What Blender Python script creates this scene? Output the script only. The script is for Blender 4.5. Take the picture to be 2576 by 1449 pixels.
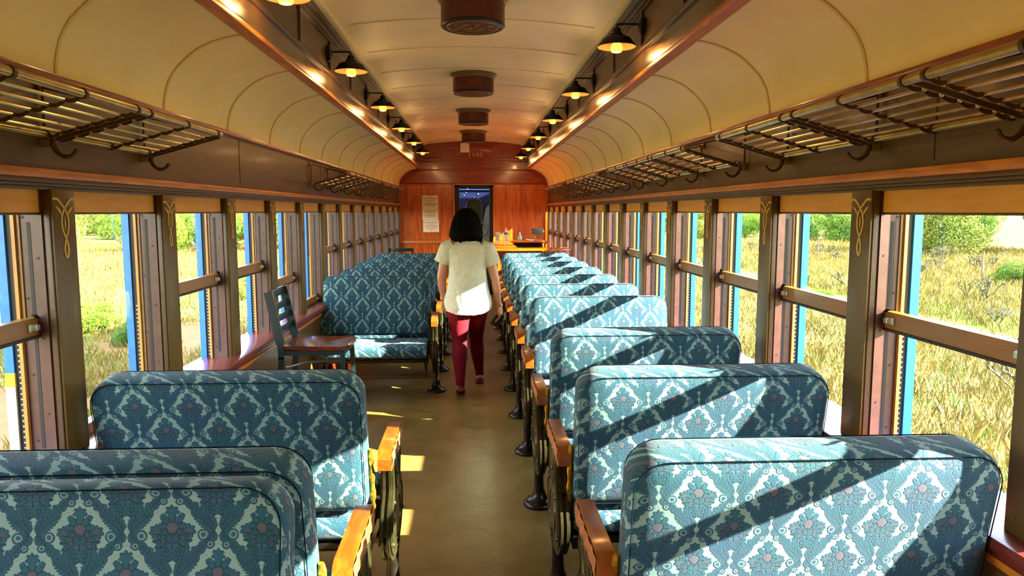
import bpy, bmesh, math, random
import numpy as np
from mathutils import Vector, Matrix
for o in list(bpy.data.objects): bpy.data.objects.remove(o)
S = bpy.context.scene
COL = S.collection
random.seed(7); rng = np.random.default_rng(7)
PI = math.pi

# ------------------------------------------------------------ camera, sky, sun, exposure
def srgb(h):
    h = h.lstrip('#'); v = [int(h[i:i+2], 16)/255 for i in (0, 2, 4)]
    return tuple(c/12.92 if c <= .04045 else ((c+.055)/1.055)**2.4 for c in v)
PSI, TH, FPX = 0.0525, 0.1066, 1809.8
cd = bpy.data.cameras.new('camera'); cam = bpy.data.objects.new('camera', cd); COL.objects.link(cam)
cd.sensor_width = 36; cd.lens = 36*FPX/2576; cd.clip_end = 600; cd.clip_start = .05
cam.location = (0, 0, 1.55); cam.rotation_euler = (PI/2-TH, 0, -PSI)
S.camera = cam
S.view_settings.view_transform = 'Standard'; S.view_settings.look = 'None'
S.view_settings.gamma = 1; S.view_settings.use_curve_mapping = False
S.view_settings.exposure = 1.27
S.cycles.max_bounces = 10; S.cycles.diffuse_bounces = 6; S.cycles.transparent_max_bounces = 24
S.cycles.sample_clamp_indirect = 6; S.cycles.caustics_reflective = False; S.cycles.caustics_refractive = False
SKY, SUNP = 5.6, 40.0
W_ = bpy.data.worlds.new('sky'); S.world = W_; W_.use_nodes = True
nt = W_.node_tree; nt.nodes.clear()
wo = nt.nodes.new('ShaderNodeOutputWorld'); bg = nt.nodes.new('ShaderNodeBackground')
tc = nt.nodes.new('ShaderNodeTexCoord'); sx_ = nt.nodes.new('ShaderNodeSeparateXYZ'); cr = nt.nodes.new('ShaderNodeValToRGB')
cr.color_ramp.elements[0].position = 0.0; cr.color_ramp.elements[0].color = (.98, .93, .80, 1)
cr.color_ramp.elements[1].position = .55; cr.color_ramp.elements[1].color = (.50, .64, .80, 1)
nt.links.new(tc.outputs['Generated'], sx_.inputs[0]); nt.links.new(sx_.outputs[2], cr.inputs[0])
nt.links.new(cr.outputs[0], bg.inputs[0]); nt.links.new(bg.outputs[0], wo.inputs[0]); bg.inputs[1].default_value = SKY
sl = bpy.data.lights.new('sun', 'SUN'); sun = bpy.data.objects.new('sun', sl); COL.objects.link(sun)
sl.energy = SUNP; sl.angle = math.radians(.55); sl.color = (1, .93, .78)
SUND = Vector((-1, .30, -.455)).normalized()
sun.rotation_euler = SUND.to_track_quat('-Z', 'Y').to_euler(); sun.location = (20, -5, 12)

# ------------------------------------------------------------ node expression helper and materials
class X:
    def __init__(s, nt, v): s.nt = nt; s.v = v
    def _m(s, op, *a, clamp=False):
        n = s.nt.nodes.new('ShaderNodeMath'); n.operation = op; n.use_clamp = clamp
        for i, q in enumerate((s,)+a):
            q = q.v if isinstance(q, X) else q
            if isinstance(q, (int, float)): n.inputs[i].default_value = q
            else: s.nt.links.new(q, n.inputs[i])
        return X(s.nt, n.outputs[0])
    def __add__(s, o): return s._m('ADD', o)
    __radd__ = __add__
    def __sub__(s, o): return s._m('SUBTRACT', o)
    def __rsub__(s, o): return X(s.nt, o)._m('SUBTRACT', s) if not isinstance(o, X) else o-s
    def __mul__(s, o): return s._m('MULTIPLY', o)
    __rmul__ = __mul__
    def __truediv__(s, o): return s._m('DIVIDE', o)
    def abs(s): return s._m('ABSOLUTE')
    def fract(s): return s._m('FRACT')
    def sin(s): return s._m('SINE')
    def cos(s): return s._m('COSINE')
    def sqrt(s): return s._m('SQRT')
    def atan2(s, o): return s._m('ARCTAN2', o)
    def min(s, o): return s._m('MINIMUM', o)
    def max(s, o): return s._m('MAXIMUM', o)
    def lt(s, o): return s._m('LESS_THAN', o)
    def gt(s, o): return s._m('GREATER_THAN', o)
    def clamp(s): return s._m('ADD', 0.0, clamp=True)
    def step(s, lo, hi):
        n = s.nt.nodes.new('ShaderNodeMapRange'); n.interpolation_type = 'SMOOTHSTEP'
        s.nt.links.new(s.v, n.inputs[0]); n.inputs[1].default_value = lo; n.inputs[2].default_value = hi
        n.inputs[3].default_value = 0; n.inputs[4].default_value = 1
        return X(s.nt, n.outputs[0])
def mixc(nt, f, a, b):
    n = nt.nodes.new('ShaderNodeMix'); n.data_type = 'RGBA'
    if isinstance(f, X): nt.links.new(f.v, n.inputs[0])
    elif isinstance(f, (int, float)): n.inputs[0].default_value = f
    else: nt.links.new(f, n.inputs[0])
    for i, c in ((6, a), (7, b)):
        if isinstance(c, tuple): n.inputs[i].default_value = (*c[:3], 1)
        else: nt.links.new(c, n.inputs[i])
    return n.outputs[2]
MATS = {}
def mat(name, col=(.5, .5, .5), rough=.5, metal=0., spec=.5, coat=0., emit=None, es=0.):
    if isinstance(col, str): col = srgb(col)
    m = bpy.data.materials.new(name); m.use_nodes = True; MATS[name] = m
    b = m.node_tree.nodes['Principled BSDF']
    b.inputs['Base Color'].default_value = (*col, 1); b.inputs['Roughness'].default_value = rough
    b.inputs['Metallic'].default_value = metal; b.inputs['Specular IOR Level'].default_value = spec
    b.inputs['Coat Weight'].default_value = coat; b.inputs['Coat Roughness'].default_value = .12
    if emit:
        b.inputs['Emission Color'].default_value = (*emit, 1); b.inputs['Emission Strength'].default_value = es
    return m
def tex(m, kind, scale=(1, 1, 1), coord='Object', **kw):
    nt = m.node_tree
    tc = nt.nodes.new('ShaderNodeTexCoord'); mp = nt.nodes.new('ShaderNodeMapping'); mp.inputs['Scale'].default_value = scale
    nt.links.new(tc.outputs[coord], mp.inputs[0])
    t = nt.nodes.new('ShaderNodeTex'+kind); nt.links.new(mp.outputs[0], t.inputs['Vector'])
    for k, v in kw.items(): t.inputs[k].default_value = v
    return t
def bump(m, height, strength=.3, dist=.002):
    nt = m.node_tree; b = nt.nodes.new('ShaderNodeBump'); b.inputs['Strength'].default_value = strength; b.inputs['Distance'].default_value = dist
    nt.links.new(height.v if isinstance(height, X) else height, b.inputs['Height'])
    nt.links.new(b.outputs[0], nt.nodes['Principled BSDF'].inputs['Normal'])
def wood(name, c1, c2, rough=.35, scale=(3, 3, 40), coat=.3, n=6., bs=.15):
    if isinstance(c1, str): c1 = srgb(c1)
    if isinstance(c2, str): c2 = srgb(c2)
    m = mat(name, c1, rough, coat=coat)
    t = tex(m, 'Noise', scale, Scale=1., Detail=n, Distortion=.6)
    r = X(m.node_tree, t.outputs[0]).step(.35, .68)
    t2 = tex(m, 'Noise', (1.2, 1.2, 1.2), Scale=1., Detail=2.)
    c = mixc(m.node_tree, r, c1, c2)
    c = mixc(m.node_tree, X(m.node_tree, t2.outputs[0]).step(.3, .75)*.45, c, tuple(q*.6 for q in c1))
    m.node_tree.links.new(c, m.node_tree.nodes['Principled BSDF'].inputs['Base Color'])
    bump(m, r, bs, .001)
    return m
def noisy(name, c1, c2, rough=.5, scale=8., metal=0, coat=0, bs=.1, bd=.001, lo=.35, hi=.7, sc=(1, 1, 1), spec=.5):
    if isinstance(c1, str): c1 = srgb(c1)
    if isinstance(c2, str): c2 = srgb(c2)
    m = mat(name, c1, rough, metal, coat=coat, spec=spec)
    t = tex(m, 'Noise', tuple(scale*q for q in sc), Scale=1., Detail=5.)
    r = X(m.node_tree, t.outputs[0]).step(lo, hi)
    m.node_tree.links.new(mixc(m.node_tree, r, c1, c2), m.node_tree.nodes['Principled BSDF'].inputs['Base Color'])
    if bs: bump(m, X(m.node_tree, t.outputs[0]), bs, bd)
    return m

cream = noisy('cream_paint', '#f4e4aa', '#eedca0', .5, 3., bs=.02, coat=0, spec=.3)
creamrib = mat('cream_bead', '#e0cc94', .5)
dkwood = wood('dark_stained_wood', '#422a03', '#523606', .42, (60, 4, 60), .08)
honey = wood('honey_wood_trim', '#b4641c', '#cf8430', .38, (40, 5, 40), .15)
redtrim = wood('red_brown_trim', '#7a2f10', '#a04a18', .3, (40, 5, 40), .4)
fascia = wood('glossy_brown_fascia', '#483410', '#5e4418', .32, (40, 3, 40), .35, bs=.5)
mahog = wood('mahogany_panel', '#a03c02', '#cc6c10', .32, (30, 30, 2.5), .35)
brownm = wood('brown_moulding', '#3a2410', '#4c3016', .35, (40, 4, 40), .3)
mahogd = wood('mahogany_moulding', '#781804', '#962c06', .3, (4, 30, 30), .4)
inlay = mat('gold_inlay_line', '#b87a28', .35)
olive = noisy('olive_brown_paint', '#503f13', '#5a4716', .42, 20, coat=.08, spec=.35, bs=.05, sc=(1, 1, .1))
maroon = noisy('maroon_paint', '#3e1c13', '#48261b', .42, 25, coat=.1, bs=.08)
maroong = noisy('glossy_maroon_sill', '#642620', '#74342a', .26, 12, coat=.2, bs=.05)
black = mat('black_gap', '#0a0806', .6)
ochre = wood('ochre_stile', '#9a6a24', '#b8863a', .4, (40, 40, 3), .1)
sashb = wood('brown_sash', '#8a5c16', '#7a5012', .4, (30, 3, 30), .2)
bluep = noisy('bright_blue_paint', '#0466e4', '#0672ec', .35, 30, bs=.1, spec=.5)
yellowp = mat('yellow_paint', '#e0b020', .4)
greyp = mat('grey_primer', '#9aa09a', .5)
shadem = wood('tan_shade_veneer', '#dca040', '#e4ac52', .45, (40, 6, 60), .1, bs=.05)
goldp = mat('gold_paint', '#c8ac58', .5)
zinc = mat('zinc_latch', '#b8bcae', .3, .9)
brass = noisy('aged_brass_tube', '#b09a5c', '#988248', .26, 20, metal=.85, bs=.05)
bronze = noisy('dark_bronze', '#4c3a1c', '#403016', .42, 30, metal=.35, bs=.1)
blackm = mat('black_lamp_metal', '#15120f', .42, .3)
shadein = mat('orange_lamp_lining', '#9a5a22', .6)
bulbm = mat('glowing_bulb', '#ffb040', .4, emit=(1, .42, .04), es=1.6)
armw = wood('armrest_oak', '#7c3808', '#924c10', .3, (50, 6, 50), .4)
armcv = wood('carved_armrest_side', '#8a4a20', '#a8643a', .5, (60, 30, 60), .1, bs=1.)
cast = noisy('dark_olive_casting', '#2c2a18', '#3a3720', .3, 30, metal=.55, bs=.2)
castl = mat('casting_bead', '#4a4628', .25, .7)
pedm = noisy('black_pedestal_iron', '#1a1812', '#25221a', .26, 30, metal=.5, bs=.15)
goldc = noisy('gold_cast_bracket', '#9a7420', '#c49a3a', .3, 60, metal=.8, bs=.5)
floorm = mat('olive_floor', '#5a4c28', .32)
t = tex(floorm, 'Noise', (7, 7, 7), Scale=1., Detail=8., Distortion=.4); t3 = tex(floorm, 'Noise', (45, 45, 45), Scale=1., Detail=5.)
f_ = X(floorm.node_tree, t.outputs[0]); g_ = X(floorm.node_tree, t3.outputs[0])
floorm.node_tree.links.new(mixc(floorm.node_tree, f_.step(.35, .7), srgb('#705a28'), srgb('#806834')), floorm.node_tree.nodes['Principled BSDF'].inputs['Base Color'])
floorm.node_tree.links.new((f_*.22+.22).v, floorm.node_tree.nodes['Principled BSDF'].inputs['Roughness'])
bump(floorm, f_+g_*.35, .55, .006)
wains = wood('olive_wainscot', '#5c4020', '#6a4a26', .35, (30, 30, 3), .2)
papm = mat('white_paper', '#d8d0b8', .7); papg = mat('printed_grey', '#8a8070', .7); papr = mat('printed_red', '#b04030', .7)
whitep = mat('white_plastic', '#e0dcd0', .4)
ventm = noisy('maroon_vent', '#4a1208', '#5a1a0c', .35, 20, coat=.2)
ventf = mat('olive_vent_flange', '#6a5428', .4)
ventg = mat('vent_grille_dark', '#2a0c06', .4); ventp = mat('vent_pattern_gold', '#8a5a2c', .4)
teal = mat('dark_teal_metal', '#1f3232', .3, .4, coat=.3)
chseat = wood('dark_cherry_seat', '#4a160a', '#6a2412', .14, (6, 40, 40), .8, bs=.05)
skin = noisy('skin', '#b07a5c', '#a87050', .5, 30, bs=.05)
hairm = noisy('black_hair', '#020201', '#050302', .75, 60, bs=.5, sc=(1, 1, .1), spec=.06)
shirtm = noisy('white_blouse', '#bcbfa6', '#b2b69c', .8, 30, bs=.15, bd=.002)
pantm = noisy('burgundy_leggings', '#5c0816', '#640b1a', .85, 60, bs=.1, spec=.15)
shoem = mat('pink_shoe', '#b8606c', .5); solem = mat('brown_sole', '#6a3020', .6)
phonem = mat('phone_case', '#2a2a20', .3); goldj = mat('gold_bracelet', '#c0902c', .25, 1.)
countm = wood('orange_counter', '#a8520c', '#c46a14', .16, (3, 40, 40), .7)
cabm = wood('cabinet_wood', '#8c3c08', '#a8500e', .3, (40, 40, 3), .3)
darkin = mat('shelf_dark', '#1a0a04', .7)
glassc = mat('clear_drink_plastic', '#f4f4f0', .1); glassc.node_tree.nodes['Principled BSDF'].inputs['Transmission Weight'].default_value = .75
gelm = mat('aqua_bottle', '#9ad8c8', .15); gelm.node_tree.nodes['Principled BSDF'].inputs['Transmission Weight'].default_value = .5
bluel = mat('blue_label', '#2050c0', .4); pinkc = mat('pink_cap', '#e08090', .4)
nightb = noisy('midnight_blue_paint', '#071233', '#08163a', .35, 8, bs=.05)
starw = mat('pale_star_paint', '#6f98a8', .5)
palew = mat('pale_grey_paint', '#6c7268', .5)
# window glass: transparent with a thin fresnel reflection
gm = bpy.data.materials.new('window_glass'); gm.use_nodes = True; nt = gm.node_tree; nt.nodes.clear()
o_ = nt.nodes.new('ShaderNodeOutputMaterial'); mx = nt.nodes.new('ShaderNodeMixShader'); tr = nt.nodes.new('ShaderNodeBsdfTransparent'); gl = nt.nodes.new('ShaderNodeBsdfGlossy')
fr = nt.nodes.new('ShaderNodeLayerWeight'); fr.inputs[0].default_value = .12; gl.inputs['Roughness'].default_value = .02
tr.inputs[0].default_value = (.95, .97, .93, 1)
fr.inputs[0].default_value = .5; nt.links.new((X(nt, fr.outputs['Facing'])._m('POWER', 4.)*.14+.02).v, mx.inputs[0]); nt.links.new(tr.outputs[0], mx.inputs[1]); nt.links.new(gl.outputs[0], mx.inputs[2]); nt.links.new(mx.outputs[0], o_.inputs[0])

def damask():
    m = mat('blue_damask', '#1b4654', .78, spec=.2); nt = m.node_tree
    uv = nt.nodes.new('ShaderNodeUVMap'); uv.uv_map = 'UVMap'
    nz = nt.nodes.new('ShaderNodeTexNoise'); nz.inputs['Scale'].default_value = 40; nz.inputs['Detail'].default_value = 2
    nt.links.new(uv.outputs[0], nz.inputs['Vector'])
    sep = nt.nodes.new('ShaderNodeSeparateXYZ'); nt.links.new(uv.outputs[0], sep.inputs[0])
    N = X(nt, nz.outputs[0])-.5
    u = X(nt, sep.outputs[0])+N*.006; v = X(nt, sep.outputs[1])+N*.005
    P, Q = .182, .186
    pu, pv = u*(1/P), v*(1/Q)
    au, av = (pu+100.5).fract()-.5, (pv+100.5).fract()-.5
    bu, bv = (pu+100.).fract()-.5, (pv+100.).fract()-.5
    inA = (au.abs()+av.abs()).lt(.5)
    x = (au*inA+bu*(1-inA)).abs(); y = av*inA+bv*(1-inA)
    d = (x+y.abs())*2; s = x-y.abs()
    def lob(cx, cy, R, amp, n, ph=0., sqx=1., sqy=1.):
        dx, dy = (x-cx)*sqx, (y-cy)*sqy
        r = (dx*dx+dy*dy).sqrt(); th = dx.atan2(dy); c = (th*(n/2.)+ph).cos().abs()
        return r, th, c*amp+(R-amp)-r
    def leaf(cx, cy, ang, L, Wd, n=5):
        """a curling acanthus leaf with a scalloped edge and a mid vein"""
        ca, sa = math.cos(ang), math.sin(ang)
        dx, dy = x-cx, y-cy
        t = dx*ca+dy*sa; w = dy*ca-dx*sa
        w = w-t*t*1.1+.01
        k = (t*(1/L)); env = (k*(1-k)*4).max(0).sqrt()*Wd
        edge = env+((t*(n*2*PI/L)).sin().abs()*.35-.30)*Wd*.9-w.abs()
        vein = w.abs().step(.006, .002)*edge.step(0, .004)
        rib = ((t*(n*2*PI/L)+w.abs()*60).sin().abs()).step(.35, .12)*edge.step(.004, .01)
        return edge, vein.max(rib*.7)
    r1, t1, f1 = lob(0, .04, .165, .034, 9)
    r2, t2, f2 = lob(0, -.085, .220, .045, 11, sqy=1.6)
    r3, t3, f3 = lob(0, .225, .082, .026, 7)
    r4, t4, f4 = lob(.175, .0, .085, .024, 7)
    r5, t5, f5 = lob(0, -.255, .095, .024, 5, sqy=1.15)
    r6, t6, f6 = lob(.10, .165, .040, .008, 5)
    flower = f1.max(f2).max(f3).max(f4).max(f5).max(f6)
    L = [leaf(.03, -.45, .95, .42, .085), leaf(.04, .46, -.62, .40, .085), leaf(.45, -.04, 2.05, .30, .075, 4), leaf(.49, .03, -2.3, .34, .070, 4), leaf(.26, -.26, .75, .22, .060, 4), leaf(.17, .32, -.10, .24, .060, 4)]
    le = L[0][0]; lv = L[0][1]
    for a, b in L[1:]: le = le.max(a); lv = lv.max(b)
    band = (d+((s*46.).sin()*.030)+((s*21.+.7).sin()*.03)-1.0).abs()
    stem = (.172-band)*.5
    rv = ((x-.335)*(x-.335)+(y+.045)*(y+.045)).sqrt(); vol = .066-rv
    rw = ((x-.095)*(x-.095)+(y-.345)*(y-.345)).sqrt(); vol2 = .050-rw
    leafm = le.max(stem).max(vol).max(vol2)
    star = (x-.5).abs()*2.2+(y).abs()*1.2; star2 = x*2.2+((y.abs()-.5).abs())*1.1
    st = star.step(.09, .075).max(star2.step(.08, .065))
    F = flower.step(-.004, .004); LF = leafm.step(-.004, .004)
    dark = F.max(LF)*(1-st)
    hole = (rv-.036).abs().step(.012, .007).max((rw-.022).abs().step(.009, .005)); dark = dark*(1-hole*.75)
    # petal and leaf veins, dark outlines
    p1 = (((t1*4.5).cos().abs()).step(.40, .15)*r1.step(.03, .06)).max((r1-.07).abs().step(.008, .003))*f1.step(0, .01)
    p2 = (((t2*4.5).cos().abs()).step(.36, .14)).max((r2-.075).abs().step(.008, .003))*f2.step(0, .01)
    p4 = ((t4*3.5).cos().abs()).step(.4, .15)*f4.step(0, .01)
    p5 = ((t5*2.5).cos().abs()).step(.3, .1)*f5.step(0, .01)
    outl = flower.abs().step(.010, .004).max(leafm.abs().step(.009, .004))*.8
    bandv = (band-.045).abs().step(.012, .005).max(((s*46.+d*8).sin().abs()).step(.30, .12))*stem.step(0, .01)*.8
    vein = p1.max(p2).max(p4).max(p5).max(lv).max(outl).max(bandv)
    g = nt.nodes.new('ShaderNodeTexNoise'); g.inputs['Scale'].default_value = 7; nt.links.new(uv.outputs[0], g.inputs['Vector']); g = X(nt, g.outputs[0])
    ground = srgb('#6a8582'); lf = mixc(nt, g.step(.35, .65), srgb('#1a4956'), srgb('#1d4458'))
    core = r1.step(.085, .05).max(r4.step(.045, .02)*.8).max((r2-.11).abs().step(.03, .01)*.4)*F
    dk = mixc(nt, core*.6, lf, srgb('#57484f'))
    dk = mixc(nt, vein*.85, dk, srgb('#0c2530'))
    c = mixc(nt, dark, ground, dk)
    nt.links.new(c, nt.nodes['Principled BSDF'].inputs['Base Color'])
    w = nt.nodes.new('ShaderNodeTexNoise'); w.inputs['Scale'].default_value = 900; nt.links.new(uv.outputs[0], w.inputs['Vector'])
    bump(m, dark*.8-vein*.8*dark+X(nt, w.outputs[0])*.25, .6, .003)
    nt.nodes['Principled BSDF'].inputs['Sheen Weight'].default_value = .08
    return m
damaskm = damask()
seam = mat('seam_cord', '#0a1a22', .95, spec=.02)

# ------------------------------------------------------------ mesh builder
class MB:
    def __init__(s): s.bm = bmesh.new()
    def box(s, x0, y0, z0, x1, y1, z1, bev=0.):
        x0, x1 = min(x0, x1), max(x0, x1); y0, y1 = min(y0, y1), max(y0, y1); z0, z1 = min(z0, z1), max(z0, z1)
        v = [s.bm.verts.new(p) for p in ((x0,y0,z0),(x1,y0,z0),(x1,y1,z0),(x0,y1,z0),(x0,y0,z1),(x1,y0,z1),(x1,y1,z1),(x0,y1,z1))]
        fs = [s.bm.faces.new([v[i] for i in q]) for q in ((3,2,1,0),(4,5,6,7),(0,1,5,4),(1,2,6,5),(2,3,7,6),(3,0,4,7))]
        if bev:
            es = list({e for f in fs for e in f.edges})
            bmesh.ops.bevel(s.bm, geom=es, offset=bev, segments=2, profile=.6, affect='EDGES')
        return s
    def obox(s, p0, p1, w, h, up=(0,0,1)):
        p0, p1 = Vector(p0), Vector(p1); d = (p1-p0).normalized(); u = Vector(up); a = d.cross(u).normalized()*w/2; b = a.cross(d).normalized()*h/2
        v = [s.bm.verts.new(p) for p in (p0-a-b,p0+a-b,p0+a+b,p0-a+b,p1-a-b,p1+a-b,p1+a+b,p1-a+b)]
        for q in ((0,1,2,3),(7,6,5,4),(0,4,5,1),(1,5,6,2),(2,6,7,3),(3,7,4,0)): s.bm.faces.new([v[i] for i in q])
        return s
    def tube(s, pts, r, n=10, caps=True, closed=False, flat=None):
        pts = [Vector(p) for p in pts]; rs = r if isinstance(r, (list, tuple)) else [r]*len(pts)
        prev = None; rings = []
        for i, p in enumerate(pts):
            if closed: t = pts[(i+1) % len(pts)]-pts[i-1]
            else: t = pts[min(i+1, len(pts)-1)]-pts[max(i-1, 0)]
            t.normalize()
            if prev is None:
                a = t.orthogonal().normalized()
                if abs(t.z) < .9: a = t.cross(Vector((0,0,1))).normalized()
            else: a = (prev-t*prev.dot(t)).normalized()
            prev = a; b = t.cross(a)
            fa, fb = flat if flat else (1, 1)
            rings.append([s.bm.verts.new(p+(a*math.cos(2*PI*k/n)*fa+b*math.sin(2*PI*k/n)*fb)*rs[i]) for k in range(n)])
        m = len(rings)
        for i in range(m if closed else m-1):
            A, B = rings[i], rings[(i+1) % m]
            for k in range(n): s.bm.faces.new((A[k], A[(k+1)%n], B[(k+1)%n], B[k]))
        if caps and not closed: s.bm.faces.new(rings[0][::-1]); s.bm.faces.new(rings[-1])
        return s
    def lathe(s, prof, n=28, c=(0,0,0), ax='z', caps=True):
        c = Vector(c); rings = []
        for r, h in prof:
            ring = []
            for k in range(n):
                a, b = r*math.cos(2*PI*k/n), r*math.sin(2*PI*k/n)
                ring.append(s.bm.verts.new(c+Vector({'z': (a, b, h), 'x': (h, a, b), 'y': (b, h, a)}[ax])))
            rings.append(ring)
        for A, B in zip(rings, rings[1:]):
            for k in range(n): s.bm.faces.new((A[k], A[(k+1)%n], B[(k+1)%n], B[k]))
        if caps: s.bm.faces.new(rings[0][::-1]); s.bm.faces.new(rings[-1])
        return s
    def prism(s, poly, x0, x1, ax='x'):
        f = {'x': lambda a, b, t: (t, a, b), 'y': lambda a, b, t: (a, t, b), 'z': lambda a, b, t: (a, b, t)}[ax]
        A = [s.bm.verts.new(f(a, b, x0)) for a, b in poly]; B = [s.bm.verts.new(f(a, b, x1)) for a, b in poly]
        n = len(poly); s.bm.faces.new(A); s.bm.faces.new(B[::-1])
        for k in range(n): s.bm.faces.new((A[k], B[k], B[(k+1)%n], A[(k+1)%n]))
        return s
    def grid(s, rows):
        V = [[s.bm.verts.new(p) for p in r] for r in rows]
        for a, b in zip(V, V[1:]):
            for i in range(len(a)-1): s.bm.faces.new((a[i], a[i+1], b[i+1], b[i]))
        return s
    def sphere(s, c, r, sc=(1,1,1), seg=14):
        m = Matrix.Translation(c) @ Matrix.Diagonal((*[r*q for q in sc], 1))
        bmesh.ops.create_uvsphere(s.bm, u_segments=seg, v_segments=max(6, seg//2+2), radius=1, matrix=m); return s
    def mesh(s, name, material, smooth=True, uvk=None):
        bmesh.ops.recalc_face_normals(s.bm, faces=s.bm.faces)
        if uvk is not None:
            L = s.bm.loops.layers.uv.new('UVMap')
            for f in s.bm.faces:
                for l in f.loops:
                    p = l.vert.co; l[L].uv = uvk(p)
        me = bpy.data.meshes.new(name); s.bm.to_mesh(me); s.bm.free(); me.materials.append(material)
        if smooth:
            me.shade_smooth()
            try: me.set_sharp_from_angle(angle=math.radians(38))
            except Exception: pass
        return me
def lk(name, me, parent=None, loc=None):
    o = bpy.data.objects.new(name, me); COL.objects.link(o)
    if parent: o.parent = parent
    if loc: o.location = loc
    return o
def part(name, mb, m, parent=None, smooth=True, label=None, **k):
    o = lk(name, mb.mesh(name, m, smooth, **k), parent)
    if label: o['label'] = label
    return o
def tag(o, label, cat, group=None, kind=None):
    o['label'] = label; o['category'] = cat
    if group: o['group'] = group
    if kind: o['kind'] = kind
    return o
def struct(o): o['kind'] = 'structure'; return o
def thing(name, loc, label, cat, group=None, rz=0.):
    o = bpy.data.objects.new(name, None); COL.objects.link(o); o.location = loc; o.rotation_euler = (0, 0, rz)
    o.empty_display_size = .1
    return tag(o, label, cat, group)
def dup(root, loc, label, group=None, rz=None):
    def cp(o, par):
        c = o.copy(); COL.objects.link(c)
        if par: c.parent = par
        for ch in o.children: cp(ch, c)
        return c
    r = cp(root, None); r.location = loc
    if rz is not None: r.rotation_euler = (0, 0, rz)
    r['label'] = label
    if group: r['group'] = group
    return r
def text(name, s, size, m, parent, M, ext=.0008):
    c = bpy.data.curves.new(name, 'FONT'); c.body = s; c.size = size; c.align_x = 'CENTER'; c.align_y = 'CENTER'; c.extrude = ext
    o = bpy.data.objects.new(name, c); COL.objects.link(o); bpy.context.view_layer.update()
    me = bpy.data.meshes.new_from_object(o.evaluated_get(bpy.context.evaluated_depsgraph_get())); bpy.data.objects.remove(o)
    me.materials.clear(); me.materials.append(m); me.transform(M)
    o = lk(name, me, parent); return o

# ------------------------------------------------------------ the car body
SP, PY0, PY1 = .824, 2.385, 2.515          # window pitch, near and far edge of post 0
Y0, Y1 = -1.6, 13.285
WX = 1.36
part_end = Y1
struct(part('floor', MB().box(-1.45, Y0, -.05, 1.45, Y1+.02, 0), floorm, smooth=False))
prof = [(.985, 2.318), (1.04, 2.313), (1.09, 2.301), (1.145, 2.283), (1.196, 2.258), (1.235, 2.23), (1.266, 2.202), (1.298, 2.17), (1.32, 2.138), (1.338, 2.102), (1.349, 2.062), (1.356, 2.02), (1.358, 1.975)]
def offs(pr, d):                           # profile pushed inwards
    o = []
    for i, (a, b) in enumerate(pr):
        p, q = pr[max(i-1, 0)], pr[min(i+1, len(pr)-1)]
        t = Vector((q[0]-p[0], q[1]-p[1])).normalized(); o.append((a-(-t.y)*d, b-t.x*d) if False else (a+t.y*d, b-t.x*d))
    return o
ceil = struct(lk('ceiling', None))
for sgn, nm in ((-1, 'left'), (1, 'right')):
    part('cove_panel', MB().grid([[(sgn*a, y, b) for a, b in prof] for y in np.linspace(Y0, Y1, 24)]), cream, ceil)
    out = [(sgn*(a+.03), Y0, b+.03) for a, b in prof]
    inn = offs(prof, .004)
    for k in range(-4, 13):
        y = 2.475+SP*k
        part('cove_rib', MB().tube([(sgn*a, y, b) for a, b in inn], .006, 6, flat=(1.3, .7)), creamrib, ceil)
arc = [(x, 2.81-.064*(x/.887)**2) for x in np.linspace(-.905, .905, 19)]
part('centre_panel', MB().grid([[(a, y, b) for a, b in arc] for y in (Y0, 5, Y1)]), cream, ceil)
for k in range(-4, 13):
    y = 2.42+SP*k
    part('centre_rib', MB().tube([(a, y, b-.001) for a, b in arc[1:-1]], .006, 6, flat=(1.3, .6)), creamrib, ceil)
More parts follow.
